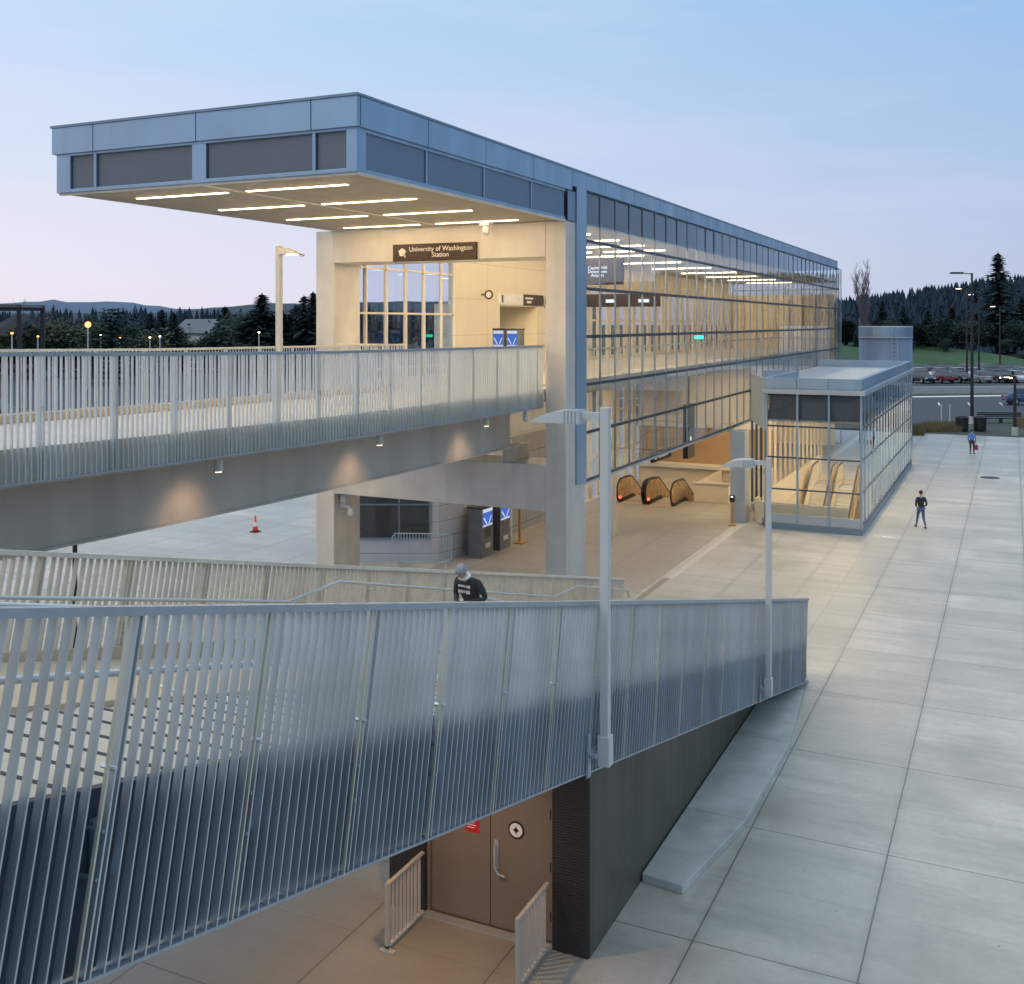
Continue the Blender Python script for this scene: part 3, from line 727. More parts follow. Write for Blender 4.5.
ring(cx+.36, 39.81, 10.60, .165, .038, 'y').build('ring', M['black'], s)
s = thing('lift_sign', (cx, 43.4, 10.3), 'long half white half dark sign above the lift lobby opening', 'sign')
MB().box(cx+.003, cx+.07, 41.45, 43.9, 10.22, 10.72).build('pale_panel', M['signtxt'], s)
MB().box(cx+.003, cx+.07, 43.91, 46.2, 10.22, 10.72).build('dark_panel', M['black'], s)
MB().box(cx+.072, cx+.078, 41.65, 41.8, 10.3, 10.64).build('figure_symbol', M['black'], s)
g = MB(); g.box(cx+.072, cx+.076, 44.1, 45.0, 10.5, 10.58); g.box(cx+.072, cx+.076, 44.3, 44.8, 10.32, 10.42); g.build('dark_panel_mark', M['signtxt'], s)
s = thing('round_dark_sign', (cx, 46.8, 10.4), 'round dark blue sign with a pale figure beside the portal column', 'sign')
disc(cx+.004, 46.7, 10.42, .34, 'x', .03).build('face', M['black'], s)
ring(cx+.04, 46.7, 10.42, .33, .018, 'x').build('rim', M['signtxt'], s)
MB().box(cx+.035, cx+.04, 46.55, 46.85, 10.28, 10.58).build('symbol', M['signtxt'], s)
s = MB().ell((cx+.02, 46.8, 9.75), (.03,.15,.22)).build('red_wall_plate', M['red'], None, loc=(cx, 46.8, 9.5)); tag(s, 'small red oval plate on the wall under the round dark sign', 'plate')
# hanging black signs in the hall
def hang_sign(x0, x1, y, z0, z1, lines, label, side='s'):
    t = thing('hanging_sign', ((x0+x1)/2, y, z0), label, 'sign')
    MB().box(x0, x1, y-.08, y+.08, z0, z1).build('panel', M['black'], t)
    for x in (x0+.2, x1-.2): MB().tube([(x, y, z1), (x, y, 12.49)], .02, 6).build('hanger', M['steel'], t)
    if lines: text('lettering', lines, (z1-z0)*.17, ((x0+x1)/2, y-.09, (z0+z1)/2), FACE_S, M['screen_w'], t)
    return t
hang_sign(-15.25, -13.25, 37.6, 10.85, 11.85, 'Capitol Hill\nDowntown\nAirport', 'black hanging platform sign with white lines nearest the portal behind the glass')
t = thing('hanging_sign', (-14.6, 50, 10.4), 'long black overhead sign band deeper in the hall behind the glass', 'sign')
MB().box(-19.2, -14.6, 46.4, 46.55, 10.15, 10.75).build('panel', M['black'], t)
for x in (-18.8,-15.): MB().tube([(x, 46.47, 10.75),(x,46.47,12.49)], .02, 6).build('hanger', M['steel'], t)
g = MB()
for x in (-18.7,-17.2,-15.6): g.box(x, x+.5, 46.37, 46.395, 10.35, 10.5)
g.build('lettering', M['screen_w'], t)
t = thing('signal_reflection', (-13.2, 48.3, 8.6), 'added green glow behind the glass, standing in for a reflected traffic light', 'lamp')  # added glowing box imitates a traffic light mirrored in the glass
MB().box(-13.5,-13.0,48.2,48.3,8.62,8.85).build('housing', M['dark'], t); MB().box(-13.45,-13.05,48.17,48.198,8.66,8.81).build('lens', M['green_e'], t)
# signs hung under the hall at the escalators
t = thing('direction_sign', (-14.1, 50.6, 2.8), 'dark blue hanging direction sign in front of the escalators', 'sign')
MB().box(-15.1, -14.95, 46.6, 49.4, 2.95, 3.4).build('panel', M['black'], t)
g = MB(); g.box(-14.948, -14.94, 47.4, 48.8, 3.1, 3.25); g.box(-14.948,-14.94,46.8,47.1,3.08,3.28); g.build('lettering', M['signtxt'], t)
for y in (46.9,49.1): MB().tube([(-15.02,y,3.4),(-15.02,y,6.88)], .025, 6).build('hanger', M['lampw'], t)
t = thing('information_board', (-14.2, 53, 3), 'tall dark information board hanging above the escalators', 'sign')
MB().box(-14.6,-14.35,50.2,51.4,2.75,5.4).build('board', M['dark'], t); MB().box(-14.348,-14.34,50.6,50.75,3.6,3.8).build('mark', M['screen_w'], t)
MB().box(-14.5,-14.45,50.75,50.85,5.4,6.88).build('hanger', M['dark'], t)

# ---------------------------------------------------------------- escalators
def escalator(x0, x1, yt, dr, depth, label, group, tint):
    """level entry at yt, descends in direction dr (+1/-1 along y)"""
    t = thing('escalator', ((x0+x1)/2, yt, 0), label, 'escalator', group)
    run = depth/math.tan(R(30))
    def P(s, z): return (yt+dr*s, z)
    lev = 2.0
    for x in (x0, x1):
        prof = [(.2,.02)]+[(.2-.62*math.sin(q*math.pi/8)-.0, .60-.58*math.cos(q*math.pi/8)) for q in range(1,8)]+[(.2,1.18),(.6,1.18),(lev-.3,1.12),(lev,1.0),(lev+run,1.0-depth),(lev+run,.0-depth),(lev,-.02)]
        g = MB(); pts = [(x-.04, P(s,z)[0], z) for s, z in prof]
        g.extr(pts, (.08,0,0)); b = g.build('balustrade', M['brownglass'] if tint else M['interior'], t)
        h = [(.2-.66*math.sin(q*math.pi/8), .60-.62*math.cos(q*math.pi/8)) for q in range(1,8)]+[(.2,1.22),(.6,1.22),(lev-.3,1.17),(lev,1.05),(lev+run,1.05-depth)]
        MB().tube([(x, P(s,z)[0], z) for s, z in h], .05, 8).build('handrail', M['rubber'], t)
        sk = MB(); sp_ = [(-.1,.0),(-.1,.18),(lev,.18),(lev+run,.18-depth),(lev+run,-.3-depth),(lev,-.3)]
        sk.extr([(x-.09, P(s,z)[0], z) for s, z in sp_], (.18,0,0)); sk.build('skirt', M['steel'] if not tint else M['dark'], t)
    g = MB(); nst = int(run/.4)
    for k in range(nst):
        s = lev+k*.4; z = -k*.4*math.tan(R(30))
        ya, yb = P(s,0)[0], P(s+.4,0)[0]; g.box(x0+.12, x1-.12, ya, yb, z-.5, z)
    g.box(x0+.12, x1-.12, P(-.3,0)[0], P(lev,0)[0], -.2, .006)
    g.build('steps', M['steel'], t)
    MB().box(x0+.12, x1-.12, P(.5,0)[0], P(.62,0)[0], .007, .02).build('comb_plate', M['amber'], t)
    if tint: MB().ell((x0+.12, yt-dr*.3, .3), (.06,.06,.06)).build('indicator_light', M['red_e'], t)
    return t
escalator(-18.65, -17.3, 52.4, 1, 4.2, 'bronze sided escalator under the hall with a red lamp, furthest from the plaza', 'escalators under the hall', True)
escalator(-17.1, -15.75, 52.4, 1, 4.2, 'bronze sided escalator under the hall with a red lamp, next to the pale parapet', 'escalators under the hall', True)
EY = 64.2
escalator(-10.45, -9.35, EY, -1, 7.6, 'escalator inside the glass entrance house beside the pale side wall', 'escalators in the glass entrance house', False)
escalator(-9.05, -7.95, EY, -1, 7.6, 'escalator inside the glass entrance house beside the east glass wall', 'escalators in the glass entrance house', False)

# ---------------------------------------------------------------- glass entrance house
hh = thing('glass_entrance_house', (-8.5, 49, 0), 'low glass entrance house with a flat metal parapet roof over escalators', 'building')
HX0, HX1, HY0, HY1 = -10.25, -6.0, 48.6, 74.0
f = MB(); f.box(HX0, HX1, HY0, HY0+.25, 0, .28); f.box(HX1-.25, HX1, HY0+.25, HY1, 0, .28); f.build('plinth', M['alu_dark'], hh)
f = MB(); f.box(HX0, HX1, HY0+.02, HY0+.1, .29, .7); f.build('base_panel', M['alu_lite'], hh)
zz = [.39, 1.83, 3.28, 4.70, 6.12]
for k in range(4):
    x = HX0+.05+(HX1-HX0-.1)/3*k; MB().box(x-.045, x+.045, HY0, HY0+.14, .28, 6.18).build('mullion', M['alu'], hh)
nh = 19; mh = (HY1-HY0-.1)/nh
for k in range(1, nh+1):
    y = HY0+.05+mh*k; MB().box(HX1-.09, HX1-.03, y-.025, y+.025, .28, 6.18).build('mullion', M['alu_lite'], hh)
f = MB()
for z in zz: f.box(HX0+.1, HX1-.05, HY0+.03, HY0+.11, z-.035, z+.035); f.box(HX1-.1, HX1-.02, HY0+.1, HY1, z-.03, z+.03)
f.build('transom', M['mull'], hh)
f = MB(); f.poly([(HX0+.1,HY0+.07,.7),(HX1-.05,HY0+.07,.7),(HX1-.05,HY0+.07,6.12),(HX0+.1,HY0+.07,6.12)]); f.build('front_glass', M['glass'], hh)
f = MB()
for k in range(nh):
    y0 = HY0+.05+mh*k; a = random.uniform(-.006,.006); f.poly([(HX1-.06,y0+.03,.3),(HX1-.06+a,y0+mh-.03,.3),(HX1-.06+a,y0+mh-.03,6.12),(HX1-.06,y0+.03,6.12)])
f.build('side_glass', M['glass'], hh)
# link panel between hall and house
LA, LB = Vector((-12.05,53.9,0)), Vector((HX0-.01,48.78,0)); ld_ = (LB-LA).normalized(); ln_ = Vector((ld_.y,-ld_.x,0))*.05; LL = (LB-LA).length
def lw(s0, s1, z0, z1, o=1.0):
    a, b = LA+ld_*s0, LA+ld_*s1; q_ = ln_*o
    return [(v.x, v.y, z) for z in (z0, z1) for v in (a-q_, b-q_, b+q_, a+q_)]
MB().hexa(lw(0, LL, 4.45, 6.85)).build('link_panel', M['linkp'], hh, bev=.01)
f = MB()
for s0 in (0, LL*.33, LL*.66, LL-.1): f.hexa(lw(s0, s0+.1, .28, 4.445))
f.build('link_frame', M['mull'], hh)
MB().hexa(lw(.1, LL-.1, 0, .28, 1.1)).build('link_plinth', M['alu_dark'], hh)
MB().poly([(LA.x,LA.y,.3),(LB.x,LB.y,.3),(LB.x,LB.y,4.44),(LA.x,LA.y,4.44)]).build('link_glass', M['glass'], hh)
# roof: lip, soffit, parapet panels and recess
f = MB(); f.box(HX0-.12, HX1+.14, HY0-.14, HY1+.1, 6.18, 6.40); f.build('roof_lip', M['alu_lite'], hh, bev=.01)
f = MB()
pz0, pz1 = 6.42, 6.90
for a, b in ((HX0-.05,-8.85),(-8.83,-7.45),(-7.43,HX1-.02)): f.box(a, b, HY0-.02, HY0+.18, pz0, pz1)
yy = HY0+.19
while yy < HY1: 
    b = min(yy+4.2, HY1); f.box(HX1-.2, HX1-.02, yy, b-.015, pz0, pz1+.0); yy = b
f.box(-12.0, HX1-.2, HY1-.2, HY1, pz0, pz1)
f.box(HX0-.05, HX0+.13, HY0+.19, 56.0, pz0, pz1-.003); f.box(-12.0, HX0+.13, 56.0, 56.2, pz0, pz1-.006)
f.build('parapet', M['alu'], hh, bev=.008)
f = MB(); f.box(HX0, HX1-.1, HY0+.1, HY1-.1, 6.40, 6.46); f.extr([(-12,54,6.40),(HX0,49,6.40),(HX0,HY1-.1,6.40),(-12,HY1-.1,6.40)],(0,0,.05)); f.build('roof_deck', M['alu_lite'], hh)
f = MB(); f.box(-9.1,-7.0,54.0,68,6.462,6.60); f.build('roof_hatch', M['conc'], hh, bev=.02)
f = MB(); f.box(HX0+.12, HX1-.14, HY0+.14, HY1-.1, 4.9, 5.0); f.extr([(-11.95,54,4.9),(HX0,49.2,4.9),(HX0,HY1-.1,4.9),(-11.95,HY1-.1,4.9)],(0,0,.1)); f.build('inner_ceiling', M['ceiling'], hh)
f = MB(); f.box(HX0+.12, HX1-.14, HY0+.3, HY0+.4, 5.0, 6.15); f.build('ceiling_front_grille', M['mesh'], hh)
for k in range(8):
    MB().box(-9.6,-6.9,50.5+2.6*k,50.62+2.6*k,4.86,4.898).build('ceiling_light', M['strip_in'], hh)
pit(PIT2, -9, '', 0).build('escalator_well', M['interior'], hh)
f = MB(); f.box(-11.05,-10.85,50.0,HY1-6,.0,1.1); f.box(-6.75,-6.55,56.5,66.,0,1.05); f.box(-10.85,-6.75,49.62,49.66,.0,.95); f.build('well_parapet', M['interior'], hh)
f = MB(); f.tube([(-10.85,49.64,1.0),(-6.75,49.64,1.0)], .03, 8); f.build('handrail', M['steel'], hh)
t = thing('hanging_sign', (-9, 55, 4.2), 'small black sign hanging inside the glass entrance house', 'sign')
MB().box(-9.9,-8.5,58.8,58.95,4.1,4.5).build('panel', M['black'], t)
for x in (-9.7,-8.7): MB().tube([(x,58.87,4.5),(x,58.87,4.9)], .02, 6).build('hanger', M['dark'], t)
# vent drum behind
n = 0
t = thing('vent_drum', (-9.2, 87, 0), 'tall pale louvred metal vent drum behind the glass entrance house', 'vent')
M['drum'] = pbr('drum_screen', (.17,.22,.31), .5, .3, .10, .8)
cxv, cyv, rv = -9.0, 87.0, 1.98
MB().lathe([(1.97,0),(1.97,8.25)], cxv, cyv, 48).build('drum_wall', M['drum'], t, smooth=True)
g = MB()
for k in range(110):
    a = 2*math.pi*k/110; g.obox((cxv+math.cos(a)*rv, cyv+math.sin(a)*rv, 8.7), (.05,.085,.8), Matrix.Rotation(a, 3, 'Z'))
g.build('louvre_band', M['alu'], t)
g = MB()
for z in (8.28, 9.1): MB().tube([(cxv+rv*math.cos(k*6.283/40), cyv+rv*math.sin(k*6.283/40), z) for k in range(40)], .05, 5, closed=True).build('ring_band', M['alu_lite'], t)
g = MB(); lx, ly = cxv+.85, cyv-1.98
for k in range(26): g.box(lx-.2, lx+.2, ly-.07, ly-.03, .6+.32*k, .63+.32*k)
g.box(lx-.22, lx-.19, ly-.07, ly-.03, .4, 9.1); g.box(lx+.19, lx+.22, ly-.07, ly-.03, .4, 9.1)
g.build('ladder', M['alu_lite'], t)

# ---------------------------------------------------------------- footbridge
def zb(y):   # top of bridge screen
    P = [(-12,9.35),(4,9.12),(10.2,8.99),(13.3,8.91),(18.1,8.82),(25.1,8.76),(29.15,8.735),(60,8.735)]
    for (a, b), (c, d) in zip(P[:-1], P[1:]):
        if a <= y <= c: return b+(d-b)*(y-a)/(c-a)
    return 9.35
def screen(name, label, cat, X, y0, y1, topf, h, pitch, post, first, lean, mats, depth=.066, inner=-1, curb=None, group=None, posttype=0):
    t = thing(name, (X, y0, topf(y0)-h), label, cat, group)
    g = MB(); k = 0; y = y0+pitch/2
    n = int((y1-y0)/pitch)
    posts = []
    yy = first
    while yy < y1: posts.append(yy); yy += post
    for i in range(n):
        y = y0+pitch*(i+.5)
        if any(abs(y-p) < pitch*.55 for p in posts): continue
        zt = topf(y)-.05; hb = h-.07
        dy = -lean*hb
        tw = .006; x0, x1 = X-depth/2, X+depth/2
        yb = y+dy; zbm = zt-hb
        # keep the foot on the sloping bottom rail
        zbm = topf(yb)-h+.02
        g.hexa([(x0,yb-tw,zbm),(x1,yb-tw,zbm),(x1,yb+tw,zbm),(x0,yb+tw,zbm),(x0,y-tw,zt),(x1,y-tw,zt),(x1,y+tw,zt),(x0,y+tw,zt)])
    g.build('slat_panel', mats[0], t)
    for p in posts:
        g = MB(); dy = -lean*(h-.05); d2 = depth*1.15
        for o_ in (-.032, .032):
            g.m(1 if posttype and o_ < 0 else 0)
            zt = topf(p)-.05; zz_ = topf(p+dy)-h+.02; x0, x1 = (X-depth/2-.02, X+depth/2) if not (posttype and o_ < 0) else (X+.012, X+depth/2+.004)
            g.hexa([(x0,p+o_-.007+dy,zz_),(x1,p+o_-.007+dy,zz_),(x1,p+o_+.007+dy,zz_),(x0,p+o_+.007+dy,zz_),(x0,p+o_-.007,zt),(x1,p+o_-.007,zt),(x1,p+o_+.007,zt),(x0,p+o_+.007,zt)])
        f_ = .42; yk = p-lean*h*f_; zk = topf(p)-h*f_
        g.tube([(X-.06,yk,zk),(X+depth/2+.03,yk,zk)], .014, 6)
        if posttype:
            g.m(0); g.build('post', [mats[1], M['post_warm_tint']], t); g = MB()
            for f_ in (.58,.70):
                yk = p-lean*h*f_; zk = topf(p)-h*f_; g.tube([(X-.2,yk,zk),(X+.035,yk,zk)], .013, 6)
            yk = p-lean*h*.64; zk = topf(p)-h*.64; g.box(X-.09, X-.05, yk+.03, yk+.13, zk-.17, zk+.17); g.build('bracket', M['alu_dark'], t)
        else: g.build('post', mats[1], t)
    def rail(nm, off, hw, hh2, mat, xo=0.):
        g = MB(); nseg = max(2, int((y1-y0)/1.5)); ys_ = [y0+(y1-y0)*i/nseg for i in range(nseg+1)]
        for a, b in zip(ys_[:-1], ys_[1:]):
            la = -lean*off; za, zb_ = topf(a)-off, topf(b)-off
            g.hexa([(X-hw+xo,a,za-hh2),(X+hw+xo,a,za-hh2),(X+hw+xo,b,zb_-hh2),(X-hw+xo,b,zb_-hh2),(X-hw+xo,a,za),(X+hw+xo,a,za),(X+hw+xo,b,zb_),(X-hw+xo,b,zb_)])
        g.build(nm, mat, t)
    rail('top_rail', 0, .045, .055, mats[2]); rail('bottom_rail', h-.02, .034, .022, mats[2])
    return t
screen('bridge_railing', 'tall galvanised slat screen along the near side of the upper footbridge', 'railing', -12.8, -8, 29.12, zb, 1.88, .108, 1.36, -6.75+.0, 0, (M['galv_bridge'], M['galv_bridge'], M['railtop']), depth=.048)
screen('bridge_railing', 'slat railing with a warm tinted cap rail along the far side of the upper footbridge', 'railing', -17.7, -8, 29.12, zb, 1.42, .108, 1.36, -6.6, 0, (M['galv_bridge'], M['galv_bridge'], M['cream']), depth=.022)
br = thing('footbridge', (-15, 10, 5), 'pale steel footbridge running into the station portal', 'bridge')
def ribbon(name, x0, x1, zt, zb2, mat, y0=-8, y1=29.1, parent=br, seg=26):
    g = MB(); ys_ = [y0+(y1-y0)*i/seg for i in range(seg+1)]
    for a, b in zip(ys_[:-1], ys_[1:]):
        g.hexa([(x0,a,zb(a)+zb2),(x1,a,zb(a)+zb2),(x1,b,zb(b)+zb2),(x0,b,zb(b)+zb2),(x0,a,zb(a)+zt),(x1,a,zb(a)+zt),(x1,b,zb(b)+zt),(x0,b,zb(b)+zt)])
    return g.build(name, mat, parent)
ribbon('deck', -17.6, -13.0, -1.45, -1.75, M['deck'])
ribbon('edge_beam', -12.98, -12.88, -1.38, -1.93, M['girder'])
ribbon('far_kerb', -17.95, -17.62, -1.28, -1.9, M['beige'])
g = MB()
for k in range(4): pass
ribbon('girder', -14.2, -13.9, -1.76, -3.12, M['girder'])
ribbon('girder_flange', -14.3, -13.86, -3.121, -3.17, M['girder'])
ribbon('girder', -17.1, -16.8, -1.76, -3.05, M['girder'])
for y, in ((4.0,),(9.5,),(15.0,),(20.4,),(25.8,)):
    g = MB(); g.tube([(-13.05,y,zb(y)-1.78),(-13.05,y,zb(y)-2.18)], .085, 14); d_ = g.build('downlight', M['lampw'], br)
    MB().tube([(-13.05,y,zb(y)-2.181),(-13.05,y,zb(y)-2.19)], .06, 14).build('lens', M['warme'], d_)
    L = bpy.data.lights.new('downlight_lamp', 'SPOT'); L.energy = 50; L.color = (1,.64,.38); L.spot_size = R(92); L.spot_blend = 1; L.shadow_soft_size = .22
    o = bpy.data.objects.new('downlight_lamp', L); C.objects.link(o); o.parent = br
    o.location = Vector((-13.05,y,zb(y)-2.2))-ROOT[br.name]; o.rotation_euler = (0, R(36), 0)
# bridge bearing on the cross beam + deck inside portal
g = MB(); g.box(-20.45, -12.8, 29.12, 30.74, 7.0, 7.4); g.build('threshold_slab', M['deck'], br)
for xb in (-14.25,-17.15): MB().box(xb,xb+.4,29.3,30.4,5.11,5.62).build('bearing', M['girder'], br)
# short railings inside portal (left of bridge)
t = thing('portal_guard', (-19, 29.3, 7.4), 'short slat guard closing the portal beside the bridge', 'railing')
g = MB()
for k in range(24): x = -20.4+.112*k; g.box(x-.006, x+.006, 29.26, 29.31, 7.42, 8.66)
g.build('slat_panel', M['galv_bridge'], t); MB().box(-20.46,-17.72,29.24,29.33,8.66,8.72).build('top_rail', M['cream'], t)
# soffit camera
t = MB(); t.box(-14.6,-14.3,28.4,28.7,12.36,12.47); t.cyl(-14.45,28.55,12.2,12.36,.12); t.ell((-14.45,28.55,12.18),(.12,.12,.13)); tag(t.build('security_camera', M['lampw'], None, loc=(-14.45,28.55,12.1)), 'grey dome camera fixed to the canopy soffit', 'camera')
t = MB(); t.box(-20.46,-20.2,29.5,29.6,3.2,3.35); t.tube([(-20.25,29.55,3.27),(-20.05,29.55,3.2)],.05,8); t.ell((-20.0,29.55,3.05),(.14,.14,.16)); t.box(-20.4,-20.2,29.45,29.7,3.38,3.62); tag(t.build('security_camera', M['lampw'], None, loc=(-20.2,29.55,3)), 'white camera bracket on the left portal leg under the bridge', 'camera')
t = MB(); t.box(-12.92,-12.80,27.9,28.02,6.62,6.85); t.ell((-12.86,27.96,6.60),(.09,.09,.09)); tag(t.build('security_camera', M['lampw'], None, loc=(-12.86,27.96,6.5)), 'small camera hanging from the end of the bridge edge', 'camera')

# ---------------------------------------------------------------- grand stair
def zr(y): return 2.2+.234*(28.2-y)
SX0, SX1 = -9.75, -5.02
PROF = [(-6, 8.6),(2.6, 6.85),(4.0, 6.80),(12.7, 4.50),(14.1,4.45),(21.3,2.04),(22.5,2.04),(28.6,0.0)]
PROF = [(-6, 8.9),(2.6, 6.80),(4.0, 6.80),(12.7, 4.45),(14.1,4.45),(21.3,2.04),(22.5,2.04),(28.6,0.0)]
def zs(y):
    for (a, b), (c, d) in zip(PROF[:-1], PROF[1:]):
        if a <= y <= c: return b+(d-b)*(y-a)/(c-a)
    return 0
stt = thing('grand_stair', (-7.4, 28.6, 0), 'long outdoor stair with pale treads descending to the plaza', 'stair')
tr = MB(); ns = MB()
for (a, b), (c, d) in zip(PROF[:-1], PROF[1:]):
    if ns.v: ns.build('nosing_strips', M['nosing'], stt); ns = MB()
    if abs(b-d) < .01:
        tr.box(-7.35, SX1, a, c, b-.12, b); continue
    n = max(1, round((b-d)/.125)); 
    for k in range(n):
        ya = a+(c-a)*k/n; yb_ = a+(c-a)*(k+1)/n; z = b-(b-d)*(k+1)/n
        tr.box(-7.35, SX1, ya, yb_, z-.2, max(z, .004)); ns.box(-7.35, SX1, yb_-.05, yb_-.015, z, z+.004) if z > .05 else None
tr.build('treads', M['tread'], stt); ns.build('nosing_strips', M['nosing'], stt)
g = MB()
for (a, b), (c, d) in zip(PROF[:-1], PROF[1:]): g.hexa([(-9.75,a,b-.2),(-7.36,a,b-.2),(-7.36,c,d-.2),(-9.75,c,d-.2),(-9.75,a,b+.01),(-7.36,a,b+.01),(-7.36,c,max(d,.0)+.01),(-9.75,c,max(d,0)+.01)])
g.build('side_ramp', M['beige'], stt)
SG, SG2 = MB(), MB()
for (a, b), (c, d) in zip(PROF[:-1], PROF[1:]):
    for x0, x1 in ((SX1-.0,-4.95),(-9.85,-9.76)):
        za, zc = zr(a), zr(c); (SG if x0 > -9 else SG2).hexa([(x0,a,za-2.165),(x1,a,za-2.165),(x1,c,zc-2.165),(x0,c,zc-2.165),(x0,a,za-1.1),(x1,a,za-1.1),(x1,c,zc-1.1),(x0,c,zc-1.1)])
SG.build('stringer', M['stringer'], stt); SG2.build('stringer', M['beige'], stt)
g = MB()
for (a, b), (c, d) in zip(PROF[:-1], PROF[1:]):
    za, zc = b-.2, d-.2; ba, bc = zr(a)-2.15, zr(c)-2.15
    if c > 28: za, zc, ba, bc = b-.2, -.0, min(b-.3, max(ba,0)), -.01
    g.hexa([(-9.74,a,ba),(SX1-.01,a,ba),(SX1-.01,c,bc),(-9.74,c,bc),(-9.74,a,za),(SX1-.01,a,za),(SX1-.01,c,zc),(-9.74,c,zc)])
g.build('stair_body', M['girder'], stt)
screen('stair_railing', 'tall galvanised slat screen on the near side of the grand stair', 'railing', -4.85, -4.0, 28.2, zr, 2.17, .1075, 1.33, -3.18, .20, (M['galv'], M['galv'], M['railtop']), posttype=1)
screen('stair_railing', 'slat screen tinted cream for warm light on the far side of the grand stair', 'railing', -9.9, -4.0, 28.2, zr, 2.1, .1075, 1.33, -3.5, .20, (M['cream'], M['cream'], M['cream']), posttype=0)
def handrail(X, label, wall):
    t = thing('stair_handrail', (X, 12, 4.4), label, 'handrail')
    if wall: P = [(-3,8.25),(2.6,7.45),(4.0,7.42),(12.7,5.26),(14.0,5.27),(22.7,2.98),(24.2,2.90),(27.9,1.94),(28.1,1.7)]
    else: P = [(a, zs(a)+.84) for a in (-5,2.6,4.0,12.7,14.1,21.3,22.5,27.8)]
    MB().tube([(X,a,b) for a, b in P], .024, 8).build('rail', M['steel'], t, smooth=True)
    for k in range(16):
        y = -2.5+1.95*k
        for (a, b), (c, d) in zip(P[:-1], P[1:]):
            if a <= y <= c: z = b+(d-b)*(y-a)/(c-a)
        if wall: MB().tube([(X,y,z-.02),(X,y,z-.1),(X-.13 if X < -7 else X+.2,y,z-.12)], .012, 6).build('bracket', M['steel'], t)
        else: MB().box(X-.022, X+.022, y-.03, y+.03, zs(y)-.05, z-.02).build('post', M['lampw'], t)
handrail(-9.72, 'steel handrail fixed to the cream tinted screen on the far side of the stair', True)
handrail(-5.12, 'steel handrail just inside the near stair screen', True)
handrail(-7.36, 'free standing steel handrail down the middle of the stair', False)

# plant room under the stair with the double door
sr = thing('plant_room', (-7.4, 15, 0), 'dark panelled room under the stair with a brown double door', 'building')
def wedge(x0, x1, y0, y1, mat, nm, drop=2.18):
    g = MB(); g.hexa([(x0,y0,0),(x1,y0,0),(x1,y1,0),(x0,y1,0),(x0,y0,zr(y0)-drop),(x1,y0,zr(y0)-drop),(x1,y1,max(.02,zr(y1)-drop)),(x0,y1,max(.02,zr(y1)-drop))]); return g.build(nm, mat, sr)
wedge(-5.95, -5.65, 14.56, 28.2, M['char'], 'side_wall'); wedge(-9.1, -8.8, 14.56, 28.2, M['char'], 'side_wall')
g = MB(); g.box(-6.24, -5.66, 14.52, 14.9, 0, 3.02); g.build('pier', M['ribbed'], sr)
g = MB(); g.box(-9.1, -8.45, 14.52, 14.9, 0, 3.02); g.build('pier', M['ribbed'], sr)
g = MB(); g.box(-8.449, -6.241, 14.62, 14.9, 2.30, 3.02); g.build('lintel', M['taupe'], sr)
g = MB(); g.box(-8.45,-8.40,14.60,14.75,0,2.3); g.box(-6.29,-6.24,14.60,14.75,0,2.3); g.box(-8.40,-6.29,14.60,14.75,2.25,2.3); g.build('door_frame', M['taupe'], sr, bev=.004)
for x0, x1 in ((-8.395,-7.352),(-7.340,-6.295)):
    d_ = MB().box(x0, x1, 14.66, 14.71, .02, 2.245).build('door', M['taupe'], sr, bev=.004)
    if x0 < -8:
        continue
    g = MB(); g.tube([(x0+.1,14.60,1.32),(x0+.1,14.59,1.2),(x0+.1,14.59,.98),(x0+.16,14.60,.88),(x0+.26,14.61,.86)], .018, 8); g.box(x0+.07,x0+.14,14.64,14.659,.94,1.38); g.build('handle', M['steel'], d_)
g = MB()
for z in (.4,1.15,1.95): g.box(-6.33,-6.285,14.645,14.66,z-.07,z+.07)
g.build('hinge', M['dark'], sr)
MB().box(-8.45,-6.24,14.45,14.61,0.002,.03).build('threshold', M['steel'], sr)
s = thing('red_notice', (-7.7,14.65,1.7), 'small red notice on the left door leaf under the stair', 'notice')
MB().box(-7.78,-7.54,14.652,14.658,1.41,1.74).build('sheet', M['red'], s)
g = MB()
for k in range(4): g.box(-7.75,-7.59-.03*(k%2),14.649,14.651,1.60-.04*k,1.611-.04*k)
g.build('text_lines', M['signtxt'], s)
s = thing('round_door_sign', (-6.9,14.65,1.7), 'round white sign with a black arrow cross on the right door leaf', 'sign')
disc(-6.90,14.658,1.60,.135,'y',-.006).build('rim', M['black'], s)
disc(-6.90,14.651,1.60,.108,'y',-.004).build('face', M['signtxt'], s)
g = MB()
g.poly([(-6.90,14.645,1.66),(-6.92,14.645,1.62),(-6.96,14.645,1.60),(-6.92,14.645,1.58),(-6.90,14.645,1.54),(-6.88,14.645,1.58),(-6.84,14.645,1.60),(-6.88,14.645,1.62)]); g.build('symbol', M['black'], s)
for X, lb in ((-8.44,'small slat guard left of the brown double door'), (-6.29,'small slat guard right of the brown double door')):
    t = thing('door_guard', (X,14,0), lb, 'railing', 'guards beside the brown double door')
    g = MB()
    for k in range(9): y = 13.46+.11*k; g.box(X-.025,X+.025,y-.006,y+.006,.10,1.0)
    g.build('slat_panel', M['girder'], t)
    for z_ in (1.0,.07): MB().box(X-.03,X+.03,13.38,14.46,z_,z_+.03).build('rail', M['girder'], t)
    g = MB(); g.box(X-.03,X+.03,13.38,13.43,.0,1.0); g.box(X-.12,X+.12,13.36,13.46,.003,.03); g.build('post', M['girder'], t)
